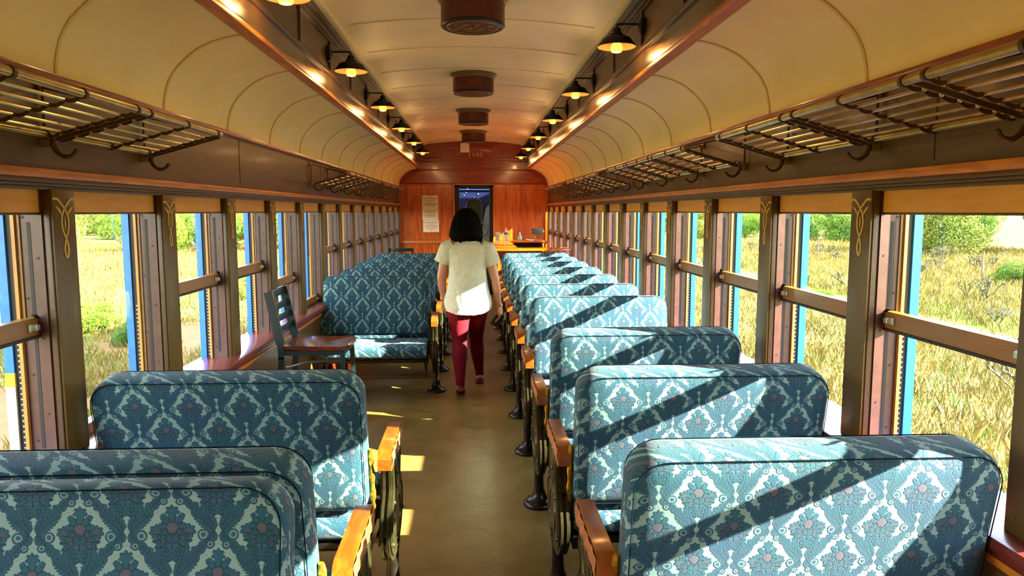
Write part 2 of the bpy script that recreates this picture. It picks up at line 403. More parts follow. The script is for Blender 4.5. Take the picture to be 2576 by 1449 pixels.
for sgn, nm in ((-1, 'left'), (1, 'right')):
    part('edge_moulding', MB().box(sgn*.862, Y0, 2.728, sgn*.90, Y1, 2.752, .006), cream, ceil)
    # clerestory beam
    b = struct(part('wall_clerestory_'+nm, MB().box(sgn*.95, Y0, 2.42, sgn*.99, Y1, 2.80), dkwood, smooth=False))
    part('fascia', MB().box(sgn*.938, Y0, 2.325, sgn*.96, Y1, 2.428, .003), fascia, b)
    part('base_board', MB().box(sgn*.936, Y0, 2.303, sgn*1.002, Y1, 2.326, .004), honey, b)
    part('lower_moulding', MB().box(sgn*.925, Y0, 2.428, sgn*.962, Y1, 2.448, .004), brownm, b)
    mbm = MB()
    for i in range(0, 640): mbm.lathe([(.001, -.009), (.0055, -.005), (.0055, .005), (.001, .009)], 6, (sgn*.93, Y0+1.6+i*.0195, 2.452), 'y')
    bd = part('bead_row', mbm, brownm, b); bd['kind'] = 'stuff'
    part('upper_moulding', MB().box(sgn*.90, Y0, 2.70, sgn*.962, Y1, 2.735, .006).box(sgn*.922, Y0, 2.672, sgn*.962, Y1, 2.70, .005).box(sgn*.935, Y0, 2.655, sgn*.962, Y1, 2.672, .003), dkwood, b)
    for k in range(-4, 14):
        y = 2.475+SP*k
        if y < Y1: part('panel_divider', MB().box(sgn*.938, y-.016, 2.45, sgn*.952, y+.016, 2.66, .003), brownm, b)
    # side wall
    w = struct(part('wall_'+nm, MB().box(sgn*1.36, Y0, 1.66, sgn*1.50, Y1, 2.0).box(sgn*1.345, Y0, 0, sgn*1.52, Y1, .71), dkwood, smooth=False))
    for k in range(-3, 10, 2):
        part('panel_joint', MB().box(sgn*1.3585, 3.2+SP*k*1.35, 1.70, sgn*1.361, 3.203+SP*k*1.35, 1.96), black, w)
    t = struct(part('trim_1' if sgn < 0 else 'trim_2', MB().box(sgn*1.34, Y0, 1.966, sgn*1.372, Y1, 1.99, .006), redtrim))
    t = struct(part('trim_3' if sgn < 0 else 'trim_4', MB().box(sgn*1.326, Y0, 1.652, sgn*1.372, Y1, 1.682, .008), honey))
    t = struct(part('trim_5' if sgn < 0 else 'trim_6', MB().box(sgn*1.335, Y0, 1.638, sgn*1.42, Y1, 1.652, .003).box(sgn*1.343, Y0, 1.628, sgn*1.42, Y1, 1.638, .003).box(sgn*1.352, Y0, 1.617, sgn*1.52, Y1, 1.628, .002), dkwood))
    # sill and wainscot
    t = struct(part('trim_7' if sgn < 0 else 'trim_8', MB().box(sgn*1.285, Y0, .705, sgn*1.50, Y1, .742, .016).box(sgn*1.315, Y0, .672, sgn*1.36, Y1, .705, .008), maroong))
    part('under_sill_moulding', MB().box(sgn*1.325, Y0, .645, sgn*1.36, Y1, .672, .006), honey, t)
    struct(part('trim_9' if sgn < 0 else 'trim_10', MB().box(sgn*1.338, Y0, .12, sgn*1.352, Y1, .645), wains, smooth=False))
    struct(part('baseboard_'+nm, MB().box(sgn*1.325, Y0, 0, sgn*1.345, Y1, .12, .006), mahogd))
    # exterior skirt (outside face) 
    struct(part('trim_11' if sgn < 0 else 'trim_12', MB().box(sgn*1.50, Y0, .60, sgn*1.535, Y1, .735), bluep, smooth=False))

def ribbon(mb, pts, w, x, sgn, t=.0012):
    n = len(pts)
    for i, (a, b) in enumerate(zip(pts, pts[1:])):
        pass
    L, R = [], []
    for i in range(n):
        p, q = Vector(pts[max(i-1, 0)]), Vector(pts[min(i+1, n-1)]); d = (q-p).normalized(); nn = Vector((-d.y, d.x))
        ww = w[i] if isinstance(w, list) else w
        c = Vector(pts[i]); L.append(c+nn*ww/2); R.append(c-nn*ww/2)
    mb.grid([[(x, p[0], p[1]) for p in L], [(x-sgn*t, p[0], p[1]) for p in L], [(x-sgn*t, p[0], p[1]) for p in R], [(x, p[0], p[1]) for p in R]])
def smoothpts(pts, n=6):
    out = []
    P = [Vector(p) for p in pts]
    for i in range(len(P)-1):
        p0, p1, p2, p3 = P[max(i-1, 0)], P[i], P[i+1], P[min(i+2, len(P)-1)]
        for k in range(n):
            t = k/n; out.append(tuple(.5*((2*p1)+(p2-p0)*t+(2*p0-5*p1+4*p2-p3)*t*t+(3*p1-p0-3*p2+p3)*t**3)))
    out.append(tuple(P[-1])); return out
scroll = [(-.0655, 0), (-.04, .001), (-.018, -.014), (.002, -.032), (.014, -.050), (.020, -.078), (.013, -.106), (0, -.128), (-.010, -.155), (-.009, -.178), (0, -.193)]
def scroll_mesh(sgn):
    mb = MB(); x = sgn*1.3435
    for m in (1, -1):
        ribbon(mb, smoothpts([(m*a, b) for a, b in scroll]), .0085, x, sgn)
        ribbon(mb, [(m*-.052, -.022), (m*-.038, -.030), (m*-.026, -.040), (m*-.019, -.052)], [.001, .008, .010, .002], x, sgn)
    ribbon(mb, [(0, -.055), (0, -.07), (0, -.085), (0, -.104)], [.001, .007, .007, .001], x, sgn)
    return mb.mesh('painted_scroll', goldp, False)
posts = {}
for sgn in (-1, 1):
    me_post = MB().box(sgn*1.344, -.065, .742, sgn*1.372, .065, 1.62, .003).mesh('post_face', olive)
    me_body = MB().box(sgn*1.372, -.05, .742, sgn*1.50, .065, 1.62).mesh('post_body', maroon, False)
    me_bead = MB().box(sgn*1.352, -.071, .742, sgn*1.374, -.064, 1.62, .002).mesh('post_bead', dkwood)
    me_scr = scroll_mesh(sgn)
    for k in range(-4, 14):
        y = (PY0+PY1)/2+SP*k
        if y > 13.2: continue
        n = (60 if sgn < 0 else 80)+k+5
        p = struct(lk('trim_%d' % n, me_post, loc=(0, y, 0)))
        lk('post_body', me_body, p); lk('post_bead', me_bead, p)
        if k > -3: s_ = lk('painted_scroll', me_scr, p); s_.location = (0, 0, 1.588)
SASH = {-1: {0: 1.180, 1: .751, 2: 1.180, 3: 1.185, 4: 1.035, 5: .775}, 1: {}}
def window(sgn, k, n):
    y1 = PY0+SP*k-.0; y0 = PY1+SP*(k-1)    # opening between post k-1 and post k
    if y0 > 12.9: return
    w = struct(bpy.data.objects.new('window_%d' % n, None)); COL.objects.link(w); w.location = (sgn*1.42, (y0+y1)/2, .742)
    inv = Matrix.Translation((-sgn*1.42, -(y0+y1)/2, -.742))
    def P(name, mb, m, sm=False, lab=None, parent=None):
        me = mb.mesh(name, m, sm); me.transform(inv); o = lk(name, me, parent or w)
        if lab: o['label'] = lab
        return o
    J = MB().box(sgn*1.374, y1-.012, .742, sgn*1.452, y1+.0, 1.62).box(sgn*1.374, y0, .742, sgn*1.452, y0+.012, 1.62)
    P('jamb', J, maroon)
    P('jamb_slot', MB().box(sgn*1.410, y1-.0132, .775, sgn*1.421, y1-.0118, 1.515).box(sgn*1.410, y0+.0118, .775, sgn*1.421, y0+.0132, 1.515), black)
    hb = MB()
    for zz in (1.53, 1.27, 1.02, .80):
        hb.lathe([(.0045, -.0010), (.0045, .0006)], 8, (sgn*1.432, y1-.0122, zz), 'y'); hb.lathe([(.0045, -.0010), (.0045, .0006)], 8, (sgn*1.392, y1-.0122, zz-.13), 'y')
    P('screw_hole', hb, black)
    P('wood_stile', MB().box(sgn*1.452, y1-.026, .742, sgn*1.463, y1, 1.62).box(sgn*1.452, y0, .742, sgn*1.463, y0+.026, 1.62), ochre)
    P('weather_strip', MB().box(sgn*1.463, y1-.02, .742, sgn*1.482, y1, 1.62).box(sgn*1.463, y0, .742, sgn*1.482, y0+.02, 1.62), black)
    bl = P('exterior_stile', MB().box(sgn*1.482, y1-.028, .735, sgn*1.512, y1+.13, 1.75), bluep, lab='bright blue exterior post')
    if sgn < 0 and k == 0:
        P('paint_patch', MB().box(sgn*1.4812, y1-.029, .985, sgn*1.5125, y1-.02, 1.03), yellowp, lab='yellow paint patch', parent=bl)
        P('primer_patch', MB().box(sgn*1.4810, y1-.0292, .74, sgn*1.5128, y1-.02, .985), greyp, lab='grey primer patch', parent=bl)
    rk = MB()
    for i in range(22):
        rk.box(sgn*1.4655, y1-.0235, .76+i*.018, sgn*1.470, y1-.019, .765+i*.018)
    P('ratchet_strip', rk, zinc)
    P('header', MB().box(sgn*1.40, y0, 1.60, sgn*1.50, y1, 1.66), dkwood)
    # roller shade drawn down a little
    sh = P('shade', MB().box(sgn*1.379, y0+.006, 1.542, sgn*1.389, y1-.006, 1.626, .003), shadem, lab='tan wood-veneer shade')
    P('shade_hem', MB().box(sgn*1.378, y0+.006, 1.538, sgn*1.390, y1-.006, 1.546, .002), dkwood, parent=sh)
    if 1 <= k <= 4:
        M = Matrix.Translation((sgn*1.3775, y0+.03, 1.558)) @ (Matrix.Rotation(PI/2, 4, 'Z') if sgn < 0 else Matrix.Rotation(-PI/2, 4, 'Z')) @ Matrix.Rotation(PI/2, 4, 'X')
        text('shade_number', str(5+k), .020, black, sh, inv @ M, .0004)
    zc = SASH[sgn].get(k, 1.180)
    if zc is None: return
    sa = P('sash_rail', MB().box(sgn*1.405, y0+.012, zc-.028, sgn*1.44, y1-.012, zc+.030, .003), sashb, lab='brown bottom rail of the raised sash')
    P('rail_gasket', MB().box(sgn*1.402, y0+.012, zc-.037, sgn*1.442, y1-.012, zc-.028), black, parent=sa)
    P('sash_stile', MB().box(sgn*1.441, y0+.012, zc, sgn*1.452, y0+.020, 1.66).box(sgn*1.441, y1-.017, zc, sgn*1.452, y1-.012, 1.66), sashb)
    P('pane', MB().box(sgn*1.424, y0+.012, zc+.028, sgn*1.427, y1-.012, 1.66), gm)
    for yy, s in ((y0+.05, 1), (y1-.05, -1)):
        c = P('sash_latch', MB().box(sgn*1.398, yy-.024, zc-.012, sgn*1.406, yy+.024, zc+.014, .002).box(sgn*1.388, yy-.004, zc-.010, sgn*1.404, yy+.020, zc+.010, .004), zinc, lab='zinc spring latch')
        P('latch_tab', MB().obox((sgn*1.40, yy-s*.03, zc+.028), (sgn*1.392, yy+s*.006, zc+.045), .012, .004), blackm, parent=c)
n = 1
for sgn in (-1, 1):
    for k in range(-3, 14):
        window(sgn, k, n); n += 1

# end walls
def endwall(name, y, s, door):
    w = struct(lk(name, None))
    e = y+.04*s
    cx = .357
    if door: part('lower_panel', MB().box(-1.36, y, 0, -cx, e, 2.03).box(cx, y, 0, 1.36, e, 2.03), mahog, w, False)
    else: part('lower_panel', MB().box(-1.36, y, 0, 1.36, e, 2.03), mahog, w, False)
    hp = [(a*sg, b) for sg, seq in ((-1, list(reversed(prof))), (1, prof)) for a, b in seq]
    part('upper_panel', MB().prism([(-1.36, 2.03)]+[(a, b) for a, b in hp if b > 2.031]+[(1.36, 2.03)], y, e, 'y'), mahogd, w, False)
    part('clerestory_panel', MB().box(-.96, y-.0*s, 2.3185, .96, e, 2.84), mahogd, w, False)
    f = y-.012*s
    mbx = MB()
    mbx.box(-1.36, f, 2.035, 1.36, y, 2.06, .004).box(-1.36, y-.02*s, 2.28, 1.36, y, 2.305, .004).box(-.96, y-.02*s, 2.43, .96, y, 2.452, .004).box(-.96, y-.012*s, 2.49, .96, y, 2.515, .003)
    part('moulding', mbx, mahogd, w)
    part('chair_rail', MB().box(-1.36, y-.025*s, .962, -cx-.04, y, 1.005, .006).box(cx+.04 if door else -cx, y-.025*s, .962, 1.36, y, 1.005, .006), honey, w)
    ln = MB()
    def rect(x0, z0, x1, z1, t=.004):
        for q in ((x0, z0, x1, z0+t), (x0, z1-t, x1, z1), (x0, z0, x0+t, z1), (x1-t, z0, x1, z1)): ln.box(q[0], y-.0015*s, q[1], q[2], y, q[3])
    for sg in (-1, 1):
        a, b = sorted((sg*.44, sg*1.31)); rect(a, 1.05, b, 1.91); rect(a+.05, 1.09, b-.05, 1.86)
        ln.box(min(sg*.40, sg*1.34), y-.0015*s, 1.965, max(sg*.40, sg*1.34), y, 1.975)
    rect(-1.22, 2.09, 1.22, 2.24, .003)
    rect(-.56, 2.54, -.30, 2.70, .003); rect(.30, 2.54, .60, 2.70, .003)
    part('inlay_line', ln, inlay, w, False)
    return w
we = endwall('wall_end', Y1, 1, True)
endwall('wall_front', Y0, -1, False)
part('plaque', MB().box(-.25, Y1-.012, 2.612, .33, Y1, 2.74, .003), mahogd, we)
text('car_number', '1195', .125, goldp, we, Matrix.Translation((.03, Y1-.004, 2.562)) @ Matrix.Rotation(PI/2, 4, 'X') @ Matrix.Diagonal((1.12, .9, 1, 1)), .002)
d1 = struct(lk('door_1', None))
part('door_frame', MB().box(-.375, Y1-.02, 0, -.352, Y1+.05, 2.04, .003).box(.352, Y1-.02, 0, .375, Y1+.05, 2.04, .003).box(-.375, Y1-.02, 2.02, .375, Y1+.05, 2.04, .003), honey, d1)
part('door_reveal', MB().box(-.352, Y1+.03, 0, -.27, Y1+.30, 2.02).box(.285, Y1+.03, 0, .352, Y1+.30, 2.02).box(-.352, Y1+.03, 1.985, .352, Y1+.30, 2.02), blackm, d1, False)
# the next car's end seen through the doorway
nc = thing('railway_carriage', (0, 15.0, 0), 'dark blue end of the next railway carriage seen through the open doorway', 'carriage')
def rel(mb, o): bmesh.ops.translate(mb.bm, verts=mb.bm.verts, vec=-Vector(o.location)); return mb
part('end_panel', rel(MB().box(-1.5, 15.0, -.3, -.16, 15.2, 3.0).box(.17, 15.0, -.3, 1.5, 15.2, 3.0).box(-.16, 15, 1.79, .17, 15.2, 3.0).box(-.16, 15, -.3, .17, 15.2, .9), nc), nightb, nc, False)
part('end_moulding', rel(MB().box(-1.5, 14.97, 1.98, 1.5, 15.0, 2.0).box(-1.5, 14.98, 2.03, 1.5, 15.0, 2.06), nc), mat('mid_blue', '#0f3050', .4), nc)
wf = part('door_window', rel(MB().box(-.16, 15.02, .9, .17, 15.06, 1.79), nc), mat('dark_window', '#1c1f0c', .2), nc)
part('window_rim', rel(MB().tube([(-.15, 14.99, 1.30), (-.15, 14.99, 1.68), (-.12, 14.99, 1.76), (-.06, 14.99, 1.79), (.08, 14.99, 1.79), (.14, 14.99, 1.76), (.165, 14.99, 1.68), (.165, 14.99, 1.20)], .016, 8), nc), blackm, nc)
for (x, z, r) in ((-.16, 1.93, .012), (-.20, 1.88, .015), (.09, 1.90, .018), (.0, 1.83, .012), (-.20, 1.62, .016), (.20, 1.66, .009), (-.13, 2.01, .014), (.24, 1.75, .006)):
    pl = [(x+r*(1.2 if i % 2 else .4)*math.cos(i*PI/5), z+r*(1.2 if i % 2 else .4)*math.sin(i*PI/5)) for i in range(10)]
    part('painted_star', rel(MB().prism(pl, 14.992, 14.999, 'y'), nc), starw, nc, False)
part('painted_crescent', rel(MB().prism([(.20, 1.38), (.22, 1.50), (.25, 1.60), (.30, 1.68), (.33, 1.60), (.36, 1.2), (.38, .8), (.17, .8), (.17, 1.15)], 14.985, 14.998, 'y'), nc), palew, nc, False)
part('painted_ring', rel(MB().tube([(.14+.13*math.cos(t), 14.982, 1.17+.14*math.sin(t)) for t in np.linspace(-PI*.6, PI*.6, 24)], .010, 6).tube([(.14+.09*math.cos(t), 14.982, 1.15+.10*math.sin(t)) for t in np.linspace(-PI*.6, PI*.6, 24)], .008, 6), nc), mat('green_grey', '#5c7468', .5), nc)
vb = struct(lk('wall_vestibule', None))
part('vestibule_shell', MB().box(-.9, Y1+.30, -.05, .9, 14.75, 0).box(-.9, Y1+.30, 2.15, .9, 14.75, 2.2).box(-.9, Y1+.30, 0, -.85, 14.2, 2.15).box(.85, Y1+.30, 0, .9, 14.95, 2.15), blackm, vb, False)  # side walls shaped for light: right extended to block sun, left open for ambient

# ------------------------------------------------------------ seats
def round_rect(w, h, r, r2, n=7):
    pts = []
    for cx, cz, rr, a0 in ((w/2, h, r, 0), (-w/2, h, r, PI/2), (-w/2, 0, r2, PI), (w/2, 0, r2, 1.5*PI)):
        ox = cx-math.copysign(rr, cx); oz = cz-rr if cz > 0 else cz+rr
        for i in range(n+1):
            a = a0+i*PI/2/n; pts.append((ox+rr*math.cos(a), oz+rr*math.sin(a)))
    return pts
def pad(w, h, th, r, r2, seg=7, puff=.010):
    """upholstered slab standing in x-z, thickness along y, centred on y=0"""
    mb = MB(); rings = []
    base = round_rect(w, h, r, r2, seg); c = Vector((0, h/2))
    T = th/2
    for ins, y in ((.16, -T-puff), (.10, -T-puff*.85), (.05, -T-puff*.4), (.018, -T+.002), (.006, -T+.012), (0, -T+.028), (0, 0), (0, T-.028), (.006, T-.012), (.018, T-.002), (.05, T+puff*.4), (.10, T+puff*.85), (.16, T+puff)):
        ring = []
        for a, b in base:
            sx = (w/2-ins)/(w/2); sz = (h/2-ins)/(h/2)
            ring.append(mb.bm.verts.new((a*sx, y, h/2+(b-h/2)*sz)))
        rings.append(ring)
    n = len(base)
    for A, B in zip(rings, rings[1:]):
        for k in range(n): mb.bm.faces.new((A[k], A[(k+1)%n], B[(k+1)%n], B[k]))
    mb.bm.faces.new(rings[0][::-1]); mb.bm.faces.new(rings[-1])
    return mb, base
UVK = lambda p: (p.x+p.y*.9, p.z+p.y*.9)
UVC = lambda p: (p.x+p.z*.9, p.y+p.z*.9)
seat_meshes = {}
XI, XO = .385, 1.318
def build_seat(sgn, facing, label, group, y):
    XI, XO = (.368, 1.288) if sgn > 0 else (.394, 1.322)
    """origin at floor below the aisle pedestal; facing=+1 back leans away from the camera (seat faces it), -1 faces away"""
    root = thing('train_seat', (sgn*.335, y, 0), label, 'seat', group)
    ox = sgn*.335
    # back
    mb, base = pad(XO-XI, .525, .125, .085, .04)
    tilt = math.atan2(.10, .53)*facing
    M = Matrix.Translation((sgn*(XI+XO)/2-ox, facing*.175, .465)) @ Matrix.Rotation(-tilt, 4, 'X')
    me = mb.mesh('back_cushion', damaskm, True, uvk=UVK); me.transform(M); bk = lk('back_cushion', me, root)
    sm = MB()
    for yy in (-.052, .052):
        sm.tube([(a*.985, yy*1.11, .2625+(b-.2625)*.97) for a, b in base], .0016, 5, closed=True)
    me = sm.mesh('back_seam', seam); me.transform(M); lk('back_seam', me, bk)
    # seat cushion
    mb = MB(); w, dp, h = XO-XI-.05, .50, .12
    rows = []
    prc = []
    for i in range(28):
        a = 2*PI*i/28; ca, sa = math.cos(a), math.sin(a)
        e = .38; prc.append((math.copysign(abs(ca)**e, ca)*dp/2, math.copysign(abs(sa)**(e+.25), sa)*h/2))
    xs = [(-.5, .86), (-.495, .93), (-.48, .98), (-.45, 1), (0, 1.0), (.45, 1), (.48, .98), (.495, .93), (.5, .86)]
    rings = [[mb.bm.verts.new((x*w, a*s_, b*s_)) for a, b in prc] for x, s_ in xs]
    for A, B in zip(rings, rings[1:]):
        for k in range(28): mb.bm.faces.new((A[k], A[(k+1) % 28], B[(k+1) % 28], B[k]))
    mb.bm.faces.new(rings[0][::-1]); mb.bm.faces.new(rings[-1])
    me = mb.mesh('seat_cushion', damaskm, True, uvk=UVC); me.transform(Matrix.Translation((sgn*((XI+XO)/2-.02)-ox, -facing*.02, .385))); lk('seat_cushion', me, root)
    X0, X1 = sgn*XI-ox, sgn*(XO-.04)-ox
    part('seat_frame', MB().box(X0, -.21, .295, X1, -.17, .325, .004).box(X0, .17, .295, X1, .21, .325, .004).box(X0, -.2, .27, X0+sgn*.03, .2, .325).box(X1, -.2, .27, X1-sgn*.03, .2, .325), pedm, root)
    part('foot_bar', MB().box(X0-sgn*.02, -facing*.16-.02, .155, X1, -facing*.16+.02, .185, .004), brownm, root)
    for xx in (X0+sgn*.02, X1-sgn*.02):
        part('foot_bar_hanger', MB().tube([(xx, -facing*.10, .29), (xx, -facing*.13, .23), (xx, -facing*.16, .185)], .009, 8), pedm, root)
    # end casting: stacked plates
    out = [(-.15, .625), (-.13, .50), (-.19, .44), (-.235, .37), (-.22, .29), (-.15, .225), (-.06, .19), (.06, .19), (.15, .225), (.22, .29), (.235, .37), (.19, .44), (.13, .50), (.15, .625)]
    out = [p for p in smoothpts(out+[out[0]], 3)][:-1]
    sc = lambda k: [(a*k, .41+(b-.41)*k) for a, b in out]
    cb = part('end_casting', MB().prism(sc(.93), -.022, .022).prism(sc(1.0), -.016, -.006).prism(sc(1.0), .006, .016), cast, root)
    rel_ = MB()
    for sx in (-.0225, .0225):
        rel_.tube([(sx, a, b) for a, b in sc(.80)], .0035, 6, closed=True)
        rel_.tube([(sx, .10*math.cos(t), .34+.085*math.sin(t)) for t in np.linspace(0, 2*PI, 20, endpoint=False)], .0035, 6, closed=True)
        rel_.tube([(sx, -.06, .58), (sx, -.05, .50), (sx, -.02, .46), (sx, .02, .46), (sx, .05, .50), (sx, .06, .58)], .003, 6)
        for (a, b) in ((-.18, .30), (.18, .30), (0, .235), (0, .52), (-.12, .44), (.12, .44)): rel_.sphere((sx, a, b), .0095, seg=8)
    part('casting_relief', rel_, castl, cb)
    # armrest
    ap = [(-.205, .598), (-.192, .590), (-.16, .590), (-.12, .606), (.12, .606), (.16, .590), (.192, .590), (.205, .598), (.208, .640), (.190, .664), (.165, .672), (-.165, .672), (-.190, .664), (-.208, .640)]
    ab = part('armrest', MB().prism(ap, -.025, .025), armw, root)
    cv = MB(); rows = []
    for b in np.linspace(.608, .662, 6):
        rows.append([(-sgn*(.0255+.0035*abs(math.sin(a*42+b*60))), a, b) for a in np.linspace(-.185, .185, 60)])
    cv.grid(rows); part('carved_side', cv, armcv, ab)
    # pedestal
    part('pedestal', MB().lathe([(.032, .26), (.026, .20), (.024, .14), (.027, .09), (.038, .055), (.058, .034), (.072, .026)], 20), pedm, root)
    fl = MB().lathe([(.082, 0), (.084, .008), (.080, .018), (.070, .026)], 24)
    for i in range(6): fl.sphere((.066*math.cos(i*PI/3+.3), .066*math.sin(i*PI/3+.3), .026), .0085, seg=8)
    part('base_flange', fl, pedm, root)
    part('wall_leg', MB().tube([(X1-sgn*.06, 0, .30), (X1-sgn*.03, 0, .12), (X1-sgn*.03, 0, 0)], .016, 8), pedm, root)
    # gold bracket on the aisle edge of the back
    g = MB(); zz = np.linspace(.40, .68, 14)
    g.tube([(X0-sgn*.010, facing*(.165+(z-.465)*.19), z) for z in zz], [.006+.007*abs(math.sin(i*.9+.5)) for i in range(14)], 8)
    part('back_bracket', g, goldc, root, label='gold cast bracket')
    part('swing_arm', MB().obox((X0-sgn*.018, 0, .33), (X0-sgn*.018, facing*.16, .48), .012, .03, (1, 0, 0)), pedm, root)
    # wall side bracket
    part('wall_bracket', MB().tube([(X1+sgn*.006, facing*.165, .42), (X1+sgn*.006, facing*.2, .55)], .008, 6), goldc, root)
    return root
SP_S = .822
ordn = ['nearest', 'second', 'third', 'fourth', 'fifth', 'sixth', 'seventh', 'eighth', 'ninth', 'farthest']
protos = {}
def seat(sgn, facing, y, label):
    side = 'right' if sgn > 0 else 'left'
    grp = 'blue damask seats on the %s' % side
    if (sgn, facing) in protos: return dup(protos[(sgn, facing)], (sgn*.335, y, 0), label, grp)
    protos[(sgn, facing)] = r = build_seat(sgn, facing, label, grp, y); return r
for i in range(10):
    y = 2.03+SP_S*i+(-.09, -.05, -.01)[i] if i < 3 else 2.03+SP_S*i
    lab = '%s blue damask two-seater on the right, %s' % (ordn[i], 'back towards the camera' if i < 3 else 'facing the camera')
    if i == 2: lab += ', last turned away'
    seat(1, -1 if i < 3 else 1, y, lab)
seat(-1, 1, 1.243, 'nearest blue damask two-seater at lower left, back against the next one')
seat(-1, -1, 1.932, 'second blue damask seat on the left, its top just behind the nearest one')
seat(-1, -1, 2.79, 'third blue damask seat on the left, standing before the bar stool')
for i in range(5):
    seat(-1, 1, 6.12+SP_S*i, ['blue damask seat on the left behind the bar stool, cushion sunlit', 'second blue damask seat on the left beyond the bar stool', 'third blue damask seat on the left beyond the bar stool', 'fourth blue damask seat on the left beyond the bar stool', 'farthest blue damask seat on the left, in front of the black chair'][i])

# ------------------------------------------------------------ luggage racks
def rack(sgn, y0, y1, label, near_arm):
    r = thing('luggage_rack', (sgn*1.36, y0, 1.86), label, 'luggage rack', 'brass luggage racks')
    L = y1-y0; nb = 3; bl = L/nb
    XA, ZA, XB, ZB = -sgn*.315, .003, -sgn*.040, -.075      # front rail, wall rail relative to root
    def pt(t, y, dz=0): return (XA+(XB-XA)*t, y, ZA+(ZB-ZA)*t+dz)
    o = part('front_rail', MB().tube([pt(0, 0), pt(0, L)], .0125, 12), brass, r)
    co = MB()
    part('wall_rail', MB().tube([pt(1, 0), pt(1, L)], .0115, 12), brass, r)
    for t in (.17, .33, .5, .67, .83):
        for b in range(nb):
            part('rod', MB().tube([pt(t, b*bl+.035, -.004), pt(t, (b+1)*bl-.035, -.004)], .0048, 8), brass, r)
    def bar(y, wavy=True):
        pts = []
        for i in range(25):
            t = i/24; dz = -.006-(.007*abs(math.sin(PI*(t*6-.0))) if wavy else 0)
            p = pt(t, y, dz); pts.append(p)
        mb = MB(); rows = [[(p[0], p[1], p[2]-.004) for p in pts], [(p[0], p[1], p[2]+.007) for p in pts]]
        mb.grid([[(p[0], p[1]-.002, p[2]) for p in rows[0]], [(p[0], p[1]+.002, p[2]) for p in rows[0]], [(p[0], p[1]+.002, p[2]) for p in rows[1]], [(p[0], p[1]-.002, p[2]) for p in rows[1]], [(p[0], p[1]-.002, p[2]) for p in rows[0]]])
        for t in (0, 1):
            q = pt(t, y); mb.lathe([(.0155, -.006), (.0155, .006)], 12, q, 'y')
        return mb
    for b in range(nb):
        for yy in (b*bl+.045, (b+.5)*bl, (b+1)*bl-.045): part('cross_bar', bar(yy), bronze, r)
    knobs = MB()
    for b in range(nb):
        for yy in (b*bl+.035, (b+1)*bl-.035):
            for t in (.17, .33, .5, .67, .83): knobs.sphere(pt(t, yy, -.004), .0085, seg=8)
    part('rod_end', knobs, brass, r)
    for b in range(nb+1):
        y = b*bl
        y_ = min(max(y, .008), L-.008)
        part('bracket_arm', MB().obox(pt(0, y_, -.010), pt(1, y_, -.010), .006, .013), bronze, r)
        wb = part('wall_stay', MB().tube([(-sgn*.012, y_, .07), (-sgn*.012, y_, -.085), pt(1, y_)], .005, 6).tube([(-sgn*.008, y_, .075), pt(0, y_)], .004, 6), bronze, r)
        part('wall_plate', MB().box(0, y_-.012, .055, -sgn*.012, y_+.012, .095, .003), brass, r)
        part('rail_clamp', MB().box(0, y_-.012, -.11, -sgn*.03, y_+.012, -.07, .003), brass, r)
        hk = [(XB-sgn*.0, y_, ZB-.012), (XB+sgn*.003, y_, ZB-.03), (XB-sgn*.006, y_, ZB-.05), (XB-sgn*.028, y_, ZB-.064), (XB-sgn*.050, y_, ZB-.060), (XB-sgn*.064, y_, ZB-.046)]
        part('coat_hook', MB().tube(smoothpts(hk, 4), [.0085]*9+[.0075]*6+[.0065]*6, 8).sphere((hk[-1]), .008, seg=8), bronze, r)
    return r
rack(-1, .98, 3.08, 'brass luggage rack at upper left, the near one above the big window', 1)
rack(-1, 6.10, 8.20, 'brass luggage rack halfway down the left wall', 1)
rack(-1, 8.55, 10.66, 'brass luggage rack on the left wall, nearest the end wall', 1)
rack(1, 1.0, 3.08, 'brass luggage rack at upper right, largest and nearest', 1)
rack(1, 3.56, 5.63, 'brass luggage rack on the right wall, second from the camera', 1)
rack(1, 6.10, 8.15, 'brass luggage rack on the right wall, third from the camera', 1)
rack(1, 8.55, 10.6, 'brass luggage rack on the right wall, nearest the end wall', 1)

# ------------------------------------------------------------ wall lamps
def lamp(sgn, y, label):
    r = thing('wall_lamp', (sgn*.948, y, 2.585), label, 'lamp', 'black wall lamps along the %s beam' % ('right' if sgn > 0 else 'left'))
    D = -sgn*.148
    part('wall_plate', MB().lathe([(.052, 0), (.055, .006), (.048, .012), (.050, .018), (.036, .024), (.012, .032)] if sgn < 0 else [(.052, 0), (.055, -.006), (.048, -.012), (.050, -.018), (.036, -.024), (.012, -.032)], 20, (0, 0, -.012), 'x'), blackm, r)
    part('arm', MB().tube([(0, 0, 0), (D*.9, 0, 0), (D*.98, 0, -.004), (D, 0, -.014), (D, 0, -.03)], .0065, 8), blackm, r)
    part('lamp_shade', MB().lathe([(.012, -.020), (.021, -.026), (.023, -.050), (.036, -.054), (.038, -.068), (.060, -.072), (.078, -.080), (.088, -.096), (.109, -.121), (.110, -.126), (.106, -.124), (.085, -.099), (.04, -.082)], 32, (D, 0, 0), caps=False), blackm, r)
    part('shade_lining', MB().lathe([(.1055, -.1252), (.084, -.1005), (.04, -.0835)], 32, (D, 0, 0), caps=False), shadein, r)
    part('bulb', MB().lathe([(.014, -.090), (.022, -.104), (.032, -.118), (.034, -.138), (.028, -.152), (.012, -.156)], 20, (D, 0, 0)), bulbm, r)
    l = bpy.data.lights.new('bulb_light', 'POINT'); l.energy = 1.7; l.color = (1, .56, .20); l.shadow_soft_size = .02
    lo = bpy.data.objects.new('bulb_light', l); COL.objects.link(lo); lo.parent = r; lo.location = (D, 0, -.185)
    return r
lp = None
for i in range(6): lamp(-1, 3.24+1.655*i, '%s glowing black wall lamp on the left beam' % ['nearest, cut off by the top edge,', 'second', 'third', 'fourth', 'fifth', 'farthest'][i])
